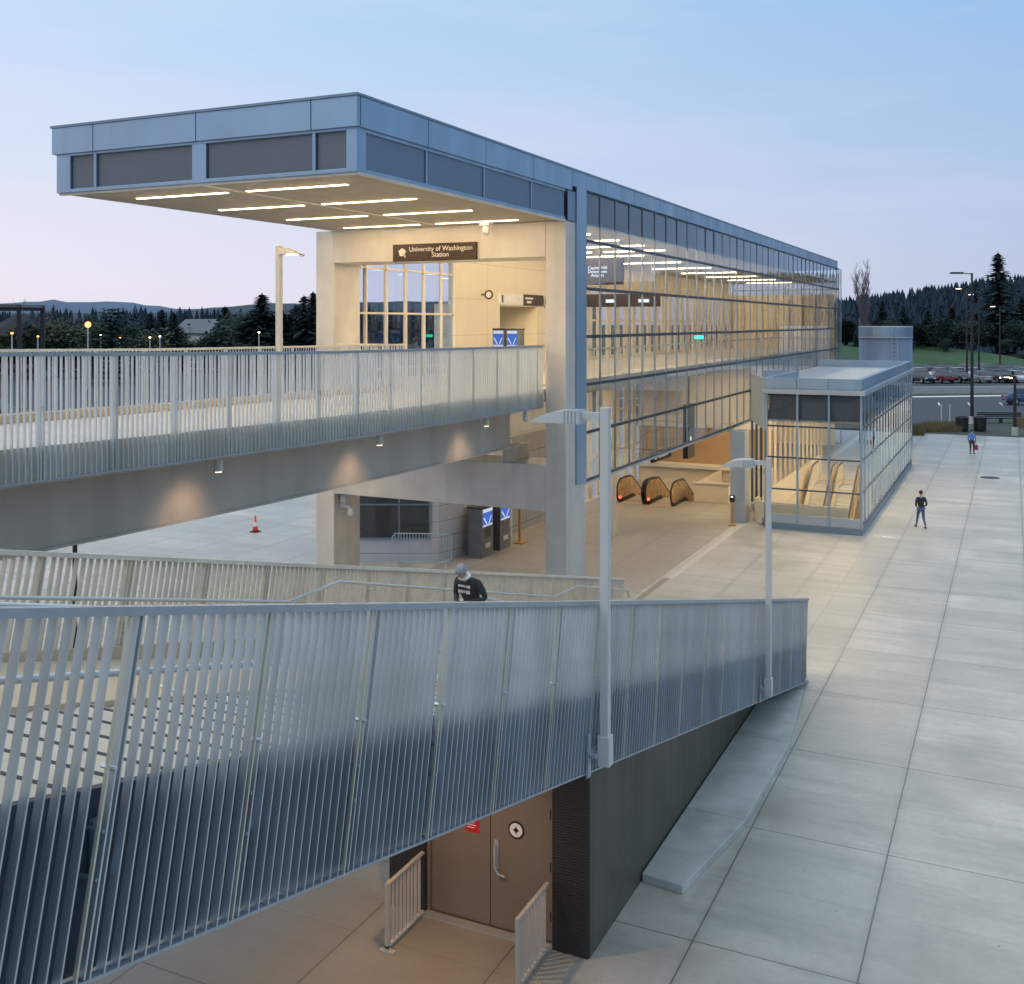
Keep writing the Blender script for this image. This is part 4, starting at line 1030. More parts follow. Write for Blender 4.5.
# light under the stair above the door
t = thing('soffit_lamp', (-7.5,13.0,2.98), 'round warm lamp under the stair above the door', 'lamp')
zl = zr(13.0)-2.07
MB().cyl(-7.6,12.9,zl-.09,zl,.12).build('housing', M['lampw'], t); MB().cyl(-7.6,12.9,zl-.10,zl-.091,.09).build('lens', M['warme'], t)
L = bpy.data.lights.new('soffit_lamp_light', 'SPOT'); L.energy = 260; L.color = (1,.60,.30); L.spot_size = R(150); L.spot_blend = .9; L.shadow_soft_size = .1
o = bpy.data.objects.new('soffit_lamp_light', L); C.objects.link(o); o.parent = t; o.location = Vector((-7.6,12.9,zl-.12))-ROOT[t.name]
# raised concrete plinth along the wall
g = MB()
cut = [[(-5.63,16.93),(-4.9,16.83),(-4.49,19.57),(-5.63,19.57)],[(-5.63,19.585),(-4.488,19.585),(-4.45,23.6),(-5.63,23.6)],[(-5.63,23.615),(-4.45,23.615),(-4.78,27.16),(-5.63,27.16)]]
M['plinth'] = pbr('plinth_concrete', (.52,.52,.47), .6, 0, .18, 1.6, .15, 30, var2=.3)
for c_ in cut: g.extr([(x,y,.001) for x, y in c_], (0,0,.15))
tag(g.build('concrete_plinth', M['plinth'], None, bev=.012, loc=(-5.2,20,0)), 'low wedge shaped concrete plinth along the wall under the stair', 'plinth')

# ---------------------------------------------------------------- lamps
def plaza_lamp(Y, ztop, zbot, label):
    X = -4.68; t = thing('lamp_post', (X, Y, zbot), label, 'lamp post', 'white lamp posts fixed to the stair screen')
    MB().box(X-.056, X+.056, Y-.056, Y+.056, zbot+.05, ztop).build('pole', M['lampw'], t, bev=.008)
    MB().box(X-.08, X+.08, Y-.08, Y+.08, zbot-.02, zbot+.36).build('base_sleeve', M['lampw'], t, bev=.01)
    g = MB(); g.box(X-.20, X-.095, Y-.30, Y+.0, zbot+.16, zbot+.21); g.box(X-.1,X-.02,Y-.3,Y-.2,zbot+.16,zbot+.2); g.box(X-.13, X-.10, Y-.34, Y-.24, zbot-.08, zbot+.46); g.build('bracket', M['railtop'], t)
    MB().box(X-.32, X-.065, Y-.045, Y+.045, ztop-.16, ztop-.07).build('arm', M['lampw'], t)
    g = MB(); prof = [(-.97,-.215),(-.96,-.195),(-.88,-.145),(-.76,-.095),(-.64,-.065),(-.50,-.05),(-.33,-.05),(-.30,-.215)]
    g.extr([(X+a, Y-.17, ztop+b) for a, b in prof], (0,.34,0))
    g.build('shade', M['lampw'], t)
    g = MB()
    for k in range(4): x = X-.50+.05*k; g.box(x, x+.010, Y-.178, Y+.178, ztop-.218, ztop-.046)
    g.build('shade_fins', M['railtop'], t)
plaza_lamp(12.6, 8.33, 3.80, 'nearer and taller white lamp post on the stair screen')
plaza_lamp(22.5, 6.54, 1.52, 'further white lamp post on the stair screen near its lower end')
X, Y = -17.6, 22.6; t = thing('lamp_post', (X, Y, 7.3), 'lit white lamp post on the far side of the footbridge', 'lamp post')
MB().box(X-.07,X+.07,Y-.07,Y+.07,7.0,11.45).build('pole', M['lampw'], t, bev=.01)
g = MB()
for k in range(8):
    x0 = X+.07+.085*k; x1 = x0+.085; w = .10+.05*math.sin(k/8*3.14); g.hexa([(x0,Y-w,11.22),(x1,Y-w,11.22),(x1,Y+w,11.22),(x0,Y+w,11.22),(x0,Y-w*.7,11.40-.004*k*k),(x1,Y-w*.7,11.40-.004*(k+1)**2),(x1,Y+w*.7,11.40-.004*(k+1)**2),(x0,Y+w*.7,11.40-.004*k*k)])
g.build('shade', M['lampw'], t)
MB().box(X+.28,X+.66,Y-.07,Y+.07,11.20,11.218).build('lens', M['lampe'], t)
# tall street lights east
def street_light(px, d, ytop, lit, label, group, z0=0, arm=1.6, dark=True):
    p = at(px, d); h = top(ytop, d); t = thing('street_light', (p.x, p.y, z0), label, 'street light', group); x, y = p.x, p.y
    MB().tube([(x,y,z0),(x,y,h)], [.16,.09], 8).build('pole', M['dark'] if dark else M['lampw'], t)
    MB().cyl(x,y,z0,z0+.7,.28,.25,12).build('base', M['kerb'], t)
    c, s = HY, -HX
    g = MB(); g.tube([(x,y,h-.1),(x-arm*c*.5,y-arm*s*.5,h)], .05, 6); g.obox((x-arm*c*.75,y-arm*s*.75,h), (arm*.6,.4,.16), Matrix.Rotation(math.atan2(s,c),3,'Z')); g.build('lamp_head', M['dark'], t)
    if lit: MB().obox((x-arm*c*.75,y-arm*s*.75,h-.10), (arm*.4,.3,.05), Matrix.Rotation(math.atan2(s,c),3,'Z')).build('lens', M['head_e'] if lit == 1 else M['lampe'], t)
street_light(972, 98, 273, 0, 'tallest unlit dark street light rising behind the two litter bins', 'tall street lights', arm=1.9)
street_light(967, 150, 288, 1, 'brightly lit street light in the car park left of the tallest pole', 'tall street lights', PZ)
street_light(979, 160, 294, 2, 'dimly lit street light in the car park right of the tallest pole', 'tall street lights', PZ)
street_light(1000, 176, 306, 2, 'distant dim street light in front of the tallest conifer', 'tall street lights', PZ)
street_light(1015, 88, 376, 2, 'short street light on the pavement at the right edge', 'street lights', arm=.9)
for i, (px, d, yt) in enumerate(((12,140,334),(88,150,326),(101,170,336),(120,170,338),(150,180,338),(160,185,337),(38,170,337),(246,190,334),(259,180,333))):
    t_ = None
    p = at(px, d); h = max(3, top(yt, d)); t = thing('street_light', (p.x,p.y,0), ('orange glowing street light left of the dark cedar' if px == 88 else 'faint street light among the western trees, %s from the left' % ORD[i]), 'street light', 'street lights beyond the footbridge')
    MB().tube([(p.x,p.y,0),(p.x,p.y,h)], .1, 6).build('pole', M['lampw'], t)
    if px == 88: MB().ell((p.x,p.y,h+.2),(.42,.42,.42),10,8).build('lens', M['orange_e'], t)
    else: MB().ell((p.x,p.y,h+.1),(.18,.18,.14),8,6).build('lens', M['lampe'] if i % 3 else M['orange_e'], t)

# ---------------------------------------------------------------- room under the portal, machines, barrier
kr = thing('ground_floor_room', (-22, 37, 0), 'pale room with a dark strip window behind the portal', 'building')
A_, B_, C_, D_, E_ = Vector((-24.1,34.5,0)), Vector((-20.45,36.25,0)), Vector((-20.05,37.9,0)), Vector((-20.05,42.2,0)), Vector((-26,42.2,0))
M['roomw'] = panel('pale_room_panel', (.46,.47,.50), pz=.62, oz=.32, w=.02, rough=.45, jcol=(.12,.12,.13))
g = MB(); g.extr([A_, B_, C_, D_, E_], (0,0,4.25)); g.build('wall', M['roomw'], kr)
dv = (B_-A_).normalized(); nv = Vector((dv.y,-dv.x,0)); Lw = (B_-A_).length
def onwall(s, o, z): q = A_+dv*s+nv*o; return (q.x, q.y, z)
g = MB(); g.hexa([onwall(.9,.0,.92),onwall(Lw-.35,.0,.92),onwall(Lw-.35,.02,.92),onwall(.9,.02,.92),onwall(.9,0,3.0),onwall(Lw-.35,0,3.0),onwall(Lw-.35,.02,3.0),onwall(.9,.02,3.0)]); w_ = g.build('window', M['glass_dark'], kr)
g = MB()
for s in (.9, 2.5, Lw-.35): g.hexa([onwall(s-.03,.02,.92),onwall(s+.03,.02,.92),onwall(s+.03,.05,.92),onwall(s-.03,.05,.92),onwall(s-.03,.02,3.),onwall(s+.03,.02,3.),onwall(s+.03,.05,3.),onwall(s-.03,.05,3.)])
for z in (.92, 2.25): g.hexa([onwall(.9,.021,z-.03),onwall(Lw-.35,.021,z-.03),onwall(Lw-.35,.06,z-.03),onwall(.9,.06,z-.03),onwall(.9,.021,z+.03),onwall(Lw-.35,.021,z+.03),onwall(Lw-.35,.06,z+.03),onwall(.9,.06,z+.03)])
g.build('frame', M['alu_dark'], w_)
def ticket_machine(x, y, z, face, label, group):
    """front faces +X (face 'e') or -Y (face 's')"""
    t = thing('ticket_machine', (0,0,0), label, 'ticket machine', group)
    MB().box(-.325,.325,-.5,.5,0,1.96).build('cabinet', M['greybox'], t, bev=.015)
    g = MB(); g.box(-.36,.34,-.52,.52,1.961,2.03); g.build('top_cap', M['dark'], t, bev=.01)
    MB().box(.326,.335,-.42,.42,1.80,1.93).build('sign_strip', M['poster_w'], t)
    MB().box(.326,.335,-.42,.42,1.31,1.79).build('poster', M['screen_e'], t)
    g = MB(); g.poly([(.337,-.4,1.60),(.337,-.1,1.32),(.337,-.02,1.32),(.337,-.3,1.62)]); g.poly([(.337,.05,1.32),(.337,.13,1.32),(.337,.36,1.62),(.337,.28,1.62)]); g.box(.326,.334,-.42,.42,1.24,1.30); g.build('graphic_band', M['poster_w'], t)
    MB().box(.326,.340,-.25,.28,.78,1.16).build('screen', M['glass_dark'], t, bev=.004)
    g = MB(); g.box(.326,.36,-.22,.2,.38,.56); g.build('coin_tray', M['steel'], t, bev=.005)
    t.location = (x, y, z); t.rotation_euler = (0,0, 0 if face == 'e' else -math.pi/2); return t
a = ticket_machine(-19.42, 37.85, 0, 'e', 'grey ticket machine with a blue lit front at plaza level, nearer the barrier', 'ticket machines at plaza level')
def put(o, loc, rz, label, group):
    c = o.copy(); C.objects.link(c); c.location = loc; c.rotation_euler = (0,0,rz); c['label'] = label; c['group'] = group
    for ch in kids(o): k = ch.copy(); C.objects.link(k); k.parent = c
    return c
put(a, (-19.42, 39.5, 0), 0, 'grey ticket machine with a blue lit front beside the amber post', 'ticket machines at plaza level')
c_ = put(a, (-18.15, 37.2, 7.4), -math.pi/2, 'white topped ticket machine on the upper hall floor, left of the pair', 'ticket machines in the hall')
c_.scale = (.9,.50,.88)
c_ = put(a, (-17.55, 37.2, 7.4), -math.pi/2, 'white topped ticket machine on the upper hall floor, right of the pair', 'ticket machines in the hall'); c_.scale = (.9,.50,.88)
t = thing('amber_post', (-18.9, 40.9, 0), 'amber yellow help post beside the ticket machines', 'post')
MB().box(-19.08,-18.98,40.72,40.82,0,1.85).build('column', M['amber'], t, bev=.02); MB().box(-19.2,-18.85,40.6,40.95,1.55,1.98).build('head', M['amber'], t, bev=.04); MB().box(-19.2,-18.8,40.5,41.0,.0,.05).build('foot', M['amber'], t)
# crowd barrier
bp = at(422, 40.6); t = thing('crowd_barrier', bp, 'low galvanised crowd barrier in front of the dark strip window', 'barrier')
bd = Vector((.93,.37,0)).normalized(); bn_ = Vector((bd.y,-bd.x,0))
def bb(s, z, o=0): q = bp+bd*s+bn_*o; return (q.x, q.y, z)
M['bar_blue'] = pbr('barrier_steel', (.45,.52,.58), .4, .5)
MB().tube([bb(-1.1,.2),bb(-1.15,.35),bb(-1.15,1.15),bb(-1.05,1.28),bb(1.05,1.28),bb(1.15,1.15),bb(1.15,.35),bb(1.1,.2)], .022, 8, closed=True).build('frame', M['bar_blue'], t)
g = MB(); 
for k in range(19): g.tube([bb(-1.05+.117*k,.2),bb(-1.05+.117*k,1.27)], .014, 5, caps=False)
g.build('bars', M['bar_blue'], t)
for s in (-.95,.95): MB().tube([bb(s,.02,-.4),bb(s,.12,-.25),bb(s,.22,0),bb(s,.12,.25),bb(s,.02,.4)], .02, 6).build('foot', M['bar_blue'], t)
# validator post
vp = Vector((-11.75,48.5,0)); t = thing('card_reader_post', vp, 'amber card reader post beside the grey pier', 'post')
MB().tube([(vp.x,vp.y,0),(vp.x,vp.y,1.15)], .06, 12).build('column', M['amber'], t); MB().cyl(vp.x,vp.y,0,.05,.19).build('foot', M['amber'], t); MB().box(vp.x-.12,vp.x+.12,vp.y-.1,vp.y+.1,1.1,1.42).build('reader', M['dark'], t, bev=.03)
MB().box(vp.x-.06,vp.x+.06,vp.y-.103,vp.y-.1,1.32,1.38).build('screen', M['screen_w'], t)
# cone
cp = at(255.5, 47.4); t = thing('traffic_cone', cp, 'orange traffic cone with a white band on the plaza under the bridge', 'cone')
MB().lathe([(.14,.03),(.095,.27),(.06,.44),(.03,.72),(.02,.74)], cp.x, cp.y, 20).build('cone', M['orange'], t, smooth=True)
MB().lathe([(.0975,.27),(.075,.37),(.067,.42),(.0625,.44)], cp.x, cp.y, 20).build('white_band', M['white'], t); MB().box(cp.x-.19,cp.x+.19,cp.y-.19,cp.y+.19,0.002,.035).build('base', M['rubber'], t, bev=.01)
# slim black post under the bridge
q = at(75, 27); g = MB(); g.tube([(q.x,q.y,0),(q.x,q.y,3.9)], .06, 10); g.cyl(q.x,q.y,0,.08,.16); g.ell((q.x,q.y,3.95),(.08,.08,.1)); tag(g.build('black_post', M['dark'], None, loc=q), 'slim black post on the plaza under the footbridge', 'post')
# black steel frame structure at far left
q = at(-30, 60); t = thing('steel_frame_tower', q, 'black steel stair frame at the left edge beyond the bridge', 'tower')
r_ = Vector((HY,-HX,0)); f_ = Vector((HX,HY,0))
def fr(a, b, z): v = q+r_*a+f_*b; return (v.x, v.y, z)
g = MB()
for a in (-2.8, 2.8):
    for b in (0, 3): g.tube([fr(a,b,0),fr(a,b,10.4)], .16, 4)
g.build('post', M['dark'], t)
g = MB()
for b in (0,3):
    for z in (10.3,6.8,3.4): g.tube([fr(-2.9,b,z),fr(2.9,b,z)], .17, 4)
for a in (-2.8,2.8):
    for z in (10.3,6.8,3.4): g.tube([fr(a,0,z),fr(a,3,z)], .15, 4)
g.build('beam', M['dark'], t)
g = MB(); g.hexa([fr(-2.6,.6,6.9),fr(2.3,.6,9.6),fr(2.3,2.4,9.6),fr(-2.6,2.4,6.9),fr(-2.6,.6,7.2),fr(2.3,.6,9.9),fr(2.3,2.4,9.9),fr(-2.6,2.4,7.2)]); g.hexa([fr(2.6,.6,3.5),fr(-2.3,.6,6.2),fr(-2.3,2.4,6.2),fr(2.6,2.4,3.5),fr(2.6,.6,3.8),fr(-2.3,.6,6.5),fr(-2.3,2.4,6.5),fr(2.6,2.4,3.8)]); g.build('flight', M['greybox'], t)

# ---------------------------------------------------------------- cars
def car_proto():
    t = thing('parked_car', (0,0,0), 'car', 'car')
    S = [(-2.2,.42,.55,.62),(-2.15,.35,.85,.80),(-1.4,.3,.95,.86),(-.9,.28,.98,.88),(.9,.28,.95,.88),(1.7,.3,.88,.86),(2.15,.35,.75,.76),(2.22,.42,.6,.6)]
    g = MB(); n = len(S)
    for x, zb_, zt, hw in S:
        for (yy_, z) in ((-hw*.94,zb_),(-hw,zb_+(zt-zb_)*.5),(-hw*.93,zt),(hw*.93,zt),(hw,zb_+(zt-zb_)*.5),(hw*.94,zb_)): g.v.append((x,yy_,z))
    for i in range(n-1):
        for j in range(6): a = i*6+j; b = i*6+(j+1)%6; g.face([a,b,b+6,a+6])
    g.face(list(range(6))[::-1]); g.face([(n-1)*6+j for j in range(6)])
    g.build('body', M['carpaint'], t, bev=.03, smooth=False)
    g = MB(); g.hexa([(-1.75,-.80,.93),(1.05,-.80,.93),(1.05,.80,.93),(-1.75,.80,.93),(-1.2,-.62,1.42),(.35,-.62,1.42),(.35,.62,1.42),(-1.2,.62,1.42)]); g.build('windows', M['glass_dark'], t, bev=.03)
    g = MB(); g.box(-1.22,.38,-.62,.62,1.421,1.47); g.build('roof', M['carpaint'], t, bev=.02)
    for x in (-1.35,1.38):
        for y in (-.80,.80):
            w_ = MB().tube([(x,y-.11,.33),(x,y+.11,.33)], .33, 18).build('wheel', M['rubber'], t); MB().tube([(x,y-.12,.33),(x,y+.12,.33)], .19, 12).build('rim', M['steel'], w_)
    for y in (-.6,.6):
        MB().box(2.10,2.20,y-.18,y+.18,.62,.74).build('headlight', M['signtxt'], t); MB().box(-2.21,-2.12,y-.18,y+.18,.66,.80).build('tail_light', M['red'], t)
    return t
M['carpaint'] = pbr('car_paint', (.5,.5,.5), .25, .3, .02, spec=.8)
CP = [pbr('car_paint_'+n_, c_, .25, .2, .02, spec=.8) for n_, c_ in (('white',(.6,.62,.64)),('blue',(.05,.09,.16)),('silver',(.35,.37,.40)),('black',(.015,.017,.02)),('red',(.12,.02,.025)),('teal',(.10,.16,.19)))]
CN = ['white','dark blue','silver','black','dark red','teal grey']
c0 = car_proto(); cars = [c0]
def newcar(first=[True]):
    if first[0]: first[0] = False; return c0
    c = c0.copy(); C.objects.link(c)
    for ch in kids(c0):
        k = ch.copy(); C.objects.link(k); k.parent = c
        for g2 in kids(ch): k2 = g2.copy(); C.objects.link(k2); k2.parent = k
    return c
ang = math.atan2(nn.y, nn.x)
ci = 0; seen = {}
cols = []
def setcol(c, ix):
    for ch in kids(c):
        if ch.name.startswith(('body','roof')): ch.material_slots[0].link = 'OBJECT'; ch.material_slots[0].material = CP[ix]
rowspec = [(0, 9, 908, 1030, 2.85), (1, 20, 905, 1030, 2.85), (2, 33, 905, 1030, 3.0)]
rnd = random.Random(21)
for row, off, p0, p1, spc in rowspec:
    base = pa+nn*off; L0 = 0
    k = 0; s = 0
    # walk along the row and keep spots inside the visible bearing range
    while s < (pb-pa).length:
        q = base+n*s if False else base+(pb-pa).normalized()*s
        fx_ = q.x*HX+q.y*HY; rx_ = q.x*HY-q.y*HX; px = 512+1053*rx_/fx_
        if p0 < px < p1 and rnd.random() < .97:
            ix = rnd.choice([0,0,2,2,1,3,3,5,4]); c = newcar(); setcol(c, ix); k += 1
            c.location = (q.x, q.y, PZ+.005); c.rotation_euler = (0,0, ang+rnd.choice((0,math.pi))+rnd.uniform(-.03,.03))
            if rnd.random() < .35: c.scale = (1,1.02,1.15)
            tag(c, '%s car parked in the %s row of the car park, %s from the left' % (CN[ix], ['front','middle','rear'][row], (ORD+['twenty %s' % q for q in ORD[:9]]+['thirtieth']+['thirty %s' % q for q in ORD[:9]])[k-1]), 'car', 'cars parked beyond the avenue')
        s += spc
c = newcar(); setcol(c, 1); q = at(1026, 121); c.location = (q.x,q.y,.01); c.rotation_euler = (0,0,math.atan2(dirr.y,dirr.x)+.0); c.scale = (1.1,1.1,1.3); c.name = 'moving_car'
tag(c, 'dark blue car driving along the avenue at the right edge', 'car')
c = newcar(); setcol(c, 3); q = at(1006, 150); c.location = (q.x,q.y,PZ+.01); c.rotation_euler = (0,0,math.atan2(-q.y,-q.x)); c.name = 'parked_car'
tag(c, 'car with glowing headlights facing the avenue from the car park', 'car')
for ch in kids(c):
    if ch.name.startswith('headlight'): ch.material_slots[0].link = 'OBJECT'; ch.material_slots[0].material = M['head_e']
for i, (px, d) in enumerate(((10,84),(34,92),(62,86),(100,96),(150,90),(205,98),(-30,88))):
    c = newcar(); ix = (i*2+2) % 6; setcol(c, ix); q = at(px, d); c.location = (q.x,q.y,.012); c.rotation_euler = (0,0,.5+i*.05)
    tag(c, '%s car parked beyond the footbridge, %s of the western row' % (CN[ix], ORD[i]), 'car', 'cars parked beyond the footbridge')

# ---------------------------------------------------------------- bins, bench, planting, posts
for px, lb in ((962,'black litter bin left of the tall pole'), (980,'black litter bin right of the tall pole')):
    q = at(px, 91.5); t = thing('litter_bin', q, lb, 'litter bin', 'litter bins at the foot of the tall pole')
    MB().lathe([(.42,0),(.5,.1),(.52,1.0),(.54,1.05),(.54,1.2),(.40,1.35),(.2,1.38)], q.x, q.y, 14).build('drum', M['dark'], t)
    MB().lathe([(.555,1.07),(.555,1.18)], q.x, q.y, 14).build('rim', M['dark'], t)
q = at(1001, 99); t = thing('bench', q, 'dark bench on the pavement facing the avenue', 'bench')
Mz = Matrix.Rotation(math.atan2(-HX, HY), 3, 'Z')
g = MB()
for k in range(4): g.obox(q+Mz@Vector((0,-.25+.17*k,.45)), (4.2,.13,.05), Mz)
g.build('seat', M['dark'], t)
g = MB()
for k in range(3): g.obox(q+Mz@Vector((0,.36,.62+.15*k)), (4.2,.05,.11), Mz)
g.build('backrest', M['dark'], t)
for s in (-1.9,0,1.9): MB().obox(q+Mz@Vector((s,.05,.225)), (.08,.6,.40), Mz).build('leg', M['dark'], t)
def planting(name, px0, px1, d, seed, label):
    rnd = random.Random(seed); g = MB()
    for k in range(2600):
        px = rnd.uniform(px0, px1); dd = d+rnd.uniform(-2.2,2.2); p = at(px, dd); h = rnd.uniform(.25,.75); a = rnd.random()*6.28; l = rnd.uniform(.05,.3)
        g.poly([(p.x-.03,p.y,0),(p.x+.03,p.y,0),(p.x+math.cos(a)*l,p.y+math.sin(a)*l,h)])
    tag(g.build(name, M['shrub']), label, 'planting', kind='stuff')
planting('ornamental_grass', 922, 961, 93, 1, 'strip of brown ornamental grass left of the litter bins')
planting('ornamental_grass', 1014, 1060, 97, 2, 'strip of brown ornamental grass behind the bench')
planting('ornamental_grass', 905, 924, 90, 3, 'small clump of brown grass beside the glass entrance house')
for px, d, lb in ((941.5,96,'left of two thin grey posts beside the avenue'), (950,96,'right of two thin grey posts beside the avenue')):
    q = at(px, d); g = MB(); g.tube([(q.x,q.y,0),(q.x,q.y,1.9)], .05, 8); g.cyl(q.x,q.y,0,.05,.12); g.ell((q.x,q.y,1.92),(.06,.06,.05)); tag(g.build('thin_post', M['lampw'], None, loc=q), lb, 'post', 'thin posts beside the avenue')

q = at(990, 64); t = thing('manhole_cover', q, 'dark round manhole cover in the plaza paving at the right', 'manhole cover')
MB().cyl(q.x,q.y,.001,.012,.55,.55,28).build('cover', M['dark'], t)
q = at(888, 46.2); tag(MB().box(q.x-.28,q.x+.28,q.y-.12,q.y+.12,.001,.01).build('paving_plate', M['white'], None, loc=q), 'small white plate set in the paving near the glass entrance house', 'plate')
# ---------------------------------------------------------------- people
def skin_mesh(name, joints, edges, mats, parent, root=0, sub=1):
    """joints: list of (pos, radius or (rx,ry))"""
    me = bpy.data.meshes.new(name); off = ROOT[parent.name]
    me.from_pydata([tuple(Vector(p)) for p, r in joints], edges, [])
    o = bpy.data.objects.new(name, me); C.objects.link(o)
    m = o.modifiers.new('skin', 'SKIN'); m.use_smooth_shade = True; m.branch_smoothing = .3
    if not me.skin_vertices: return None
    for i, (p, r) in enumerate(joints):
        rr = r if isinstance(r, tuple) else (r, r); me.skin_vertices[0].data[i].radius = rr
        me.skin_vertices[0].data[i].use_root = (i == root)
    s = o.modifiers.new('sub', 'SUBSURF'); s.levels = sub; s.render_levels = sub
    bpy.context.view_layer.update()
    e = o.evaluated_get(bpy.context.evaluated_depsgraph_get()); m2 = bpy.data.meshes.new_from_object(e)
    bpy.data.objects.remove(o); m2.materials.clear(); m2.materials.append(mats)
    o = bpy.data.objects.new(name, m2); C.objects.link(o); o.parent = parent; ROOT[o.name] = off
    for p in m2.polygons: p.use_smooth = True
    return o
SKIN = pbr('skin', (.48,.29,.21), .55, 0, .05)
def person(loc, rz, h, label, J, jacket, trousers, shoes, hair, jname='jacket', hood=False, cap=None, extra=None):
    """figure faces local -Y. J: joint dict in units of height, local coordinates"""
    t = thing('person', (0,0,0), label, 'person')
    V = {k: Vector(v)*h for k, v in J.items()}
    names = ['pelvis','waist','chest','neckb','neck','head_lo','head_mid','head_top','lsh','lel','lwr','lhand','rsh','rel','rwr','rhand','lhip','lkn','lan','ltoe','rhip','rkn','ran','rtoe']
    rad = dict(pelvis=(.075,.058), waist=(.066,.05), chest=(.085,.058), neckb=.032, neck=.030, head_lo=.036, head_mid=.050, head_top=.034, lsh=.032, lel=.023, lwr=.015, lhand=.018, lhip=.048, lkn=.031, lan=.020, ltoe=.018)
    for k in list(rad):
        if k[0] == 'l': rad['r'+k[1:]] = rad[k]
    ix = {n_: i for i, n_ in enumerate(names)}
    E = [('pelvis','waist'),('waist','chest'),('chest','neckb'),('neckb','neck'),('neck','head_lo'),('head_lo','head_mid'),('head_mid','head_top'),('chest','lsh'),('lsh','lel'),('lel','lwr'),('lwr','lhand'),('chest','rsh'),('rsh','rel'),('rel','rwr'),('rwr','rhand'),('pelvis','lhip'),('lhip','lkn'),('lkn','lan'),('lan','ltoe'),('pelvis','rhip'),('rhip','rkn'),('rkn','ran'),('ran','rtoe')]
    def sc(r, f): return (r[0]*h*f, r[1]*h*f) if isinstance(r, tuple) else r*h*f
    body = skin_mesh('body', [(V[n_], sc(rad[n_], 1 if n_ in ('neckb','neck','head_lo','head_mid','head_top','lwr','rwr','lhand','rhand') else .72)) for n_ in names], [(ix[a], ix[b]) for a, b in E], SKIN, t, sub=2)
    def sub_(nm, keep, f, mat, over={}):
        ks = [n_ for n_ in names if n_ in keep]; id2 = {n_: i for i, n_ in enumerate(ks)}
        jj = [(V[n_] if n_ not in over else V[n_].lerp(V[over[n_][0]], over[n_][1]), sc(rad[n_], f*(over[n_][2] if n_ in over else 1))) for n_ in ks]
        return skin_mesh(nm, jj, [(id2[a], id2[b]) for a, b in E if a in id2 and b in id2], mat, t, root=0, sub=2)
    sub_(jname, ['pelvis','waist','chest','neckb','lsh','lel','lwr','rsh','rel','rwr'], 1.22, jacket)
    sub_('trousers', ['pelvis','lhip','lkn','lan','rhip','rkn','ran'], 1.14, trousers)
    fw = (V['ltoe']-V['lan']); 
    for s_ in 'lr':
        a, b = V[s_+'an'], V[s_+'toe']; g = MB(); d_ = (b-a); d_.z = 0; L_ = max(.05, d_.length); d_.normalize() if d_.length else None
        zf = min(a.z, b.z); rot = Matrix.Rotation(math.atan2(d_.y, d_.x), 3, 'Z')
        g.ell((a+b)/2+Vector((0,0,-.012*h))+d_*.01, (L_*.5+.045*h,.030*h,.026*h), 12, 8, rot); g.build('shoe', shoes, t, smooth=True)
        # hand: palm with fingers
        w_, hd = V[s_+'wr'], V[s_+'hand']; dd = (hd-w_).normalized(); side = dd.cross(Vector((0,1,.2))).normalized()
        g = MB(); tip = w_+(hd-w_)*1.15
        for k in range(4):
            b0 = tip+side*(k-1.5)*.010*h; ln = (.040,.046,.043,.034)[k]*h
            g.tube([b0-dd*.01*h, b0+dd*ln*.5, b0+dd*ln*.85+Vector((0,-.006*h,0))], [.0052*h,.0048*h,.0035*h], 6)
        b0 = w_+(hd-w_)*.6; g.tube([b0, b0+side*.016*h+dd*.008*h, b0+side*.020*h+dd*.028*h], [.006*h,.0052*h,.004*h], 6)
        g.build('fingers', SKIN, t, smooth=True)
    hm = V['head_mid']; upv = (V['head_top']-V['head_lo']).normalized(); fwd = Vector((0,-1,0)); fwd = (fwd-upv*fwd.dot(upv)).normalized(); sd = upv.cross(fwd)
    g = MB(); Mh = Matrix((sd, fwd, upv)).transposed()
    g.ell(hm+upv*.012*h-fwd*.008*h, (.050*h,.054*h,.056*h), 14, 10, Mh); g.build('hair' if not cap else 'beanie', hair, t, smooth=True)
    g = MB(); g.ell(hm+fwd*.050*h-upv*.006*h, (.009*h,.013*h,.014*h), 8, 6, Mh); g.build('nose', SKIN, t, smooth=True)
    for s_ in (-1,1):
        g = MB(); g.ell(hm+fwd*.046*h+sd*s_*.017*h+upv*.004*h, (.006*h,.004*h,.004*h), 8, 6, Mh); g.build('eye', M['dark'], t)
        g = MB(); g.ell(hm+sd*s_*.052*h-upv*.004*h, (.006*h,.011*h,.016*h), 8, 6, Mh); g.build('ear', SKIN, t, smooth=True)
    g = MB(); g.ell(hm+fwd*.045*h-upv*.024*h, (.014*h,.006*h,.004*h), 8, 6, Mh); g.build('mouth', pbr('lips', (.3,.12,.1), .5), t)
    if extra: extra(t, V, h)
    t.location = loc; t.rotation_euler = (0,0,rz); return t
STAND = dict(pelvis=(0,0,.53), waist=(0,0,.60), chest=(0,.0,.72), neckb=(0,.0,.815), neck=(0,-.005,.845), head_lo=(0,-.012,.885), head_mid=(0,-.012,.93), head_top=(0,-.008,.972),
    lsh=(.105,0,.79), lel=(.135,.02,.62), lwr=(.13,-.03,.49), lhand=(.128,-.04,.45), rsh=(-.105,0,.79), rel=(-.135,.02,.62), rwr=(-.13,-.03,.49), rhand=(-.128,-.04,.45),
    lhip=(.05,0,.50), lkn=(.06,-.03,.28), lan=(.06,.02,.045), ltoe=(.065,-.06,.022), rhip=(-.05,0,.50), rkn=(-.06,-.03,.28), ran=(-.06,.02,.045), rtoe=(-.065,-.06,.022))
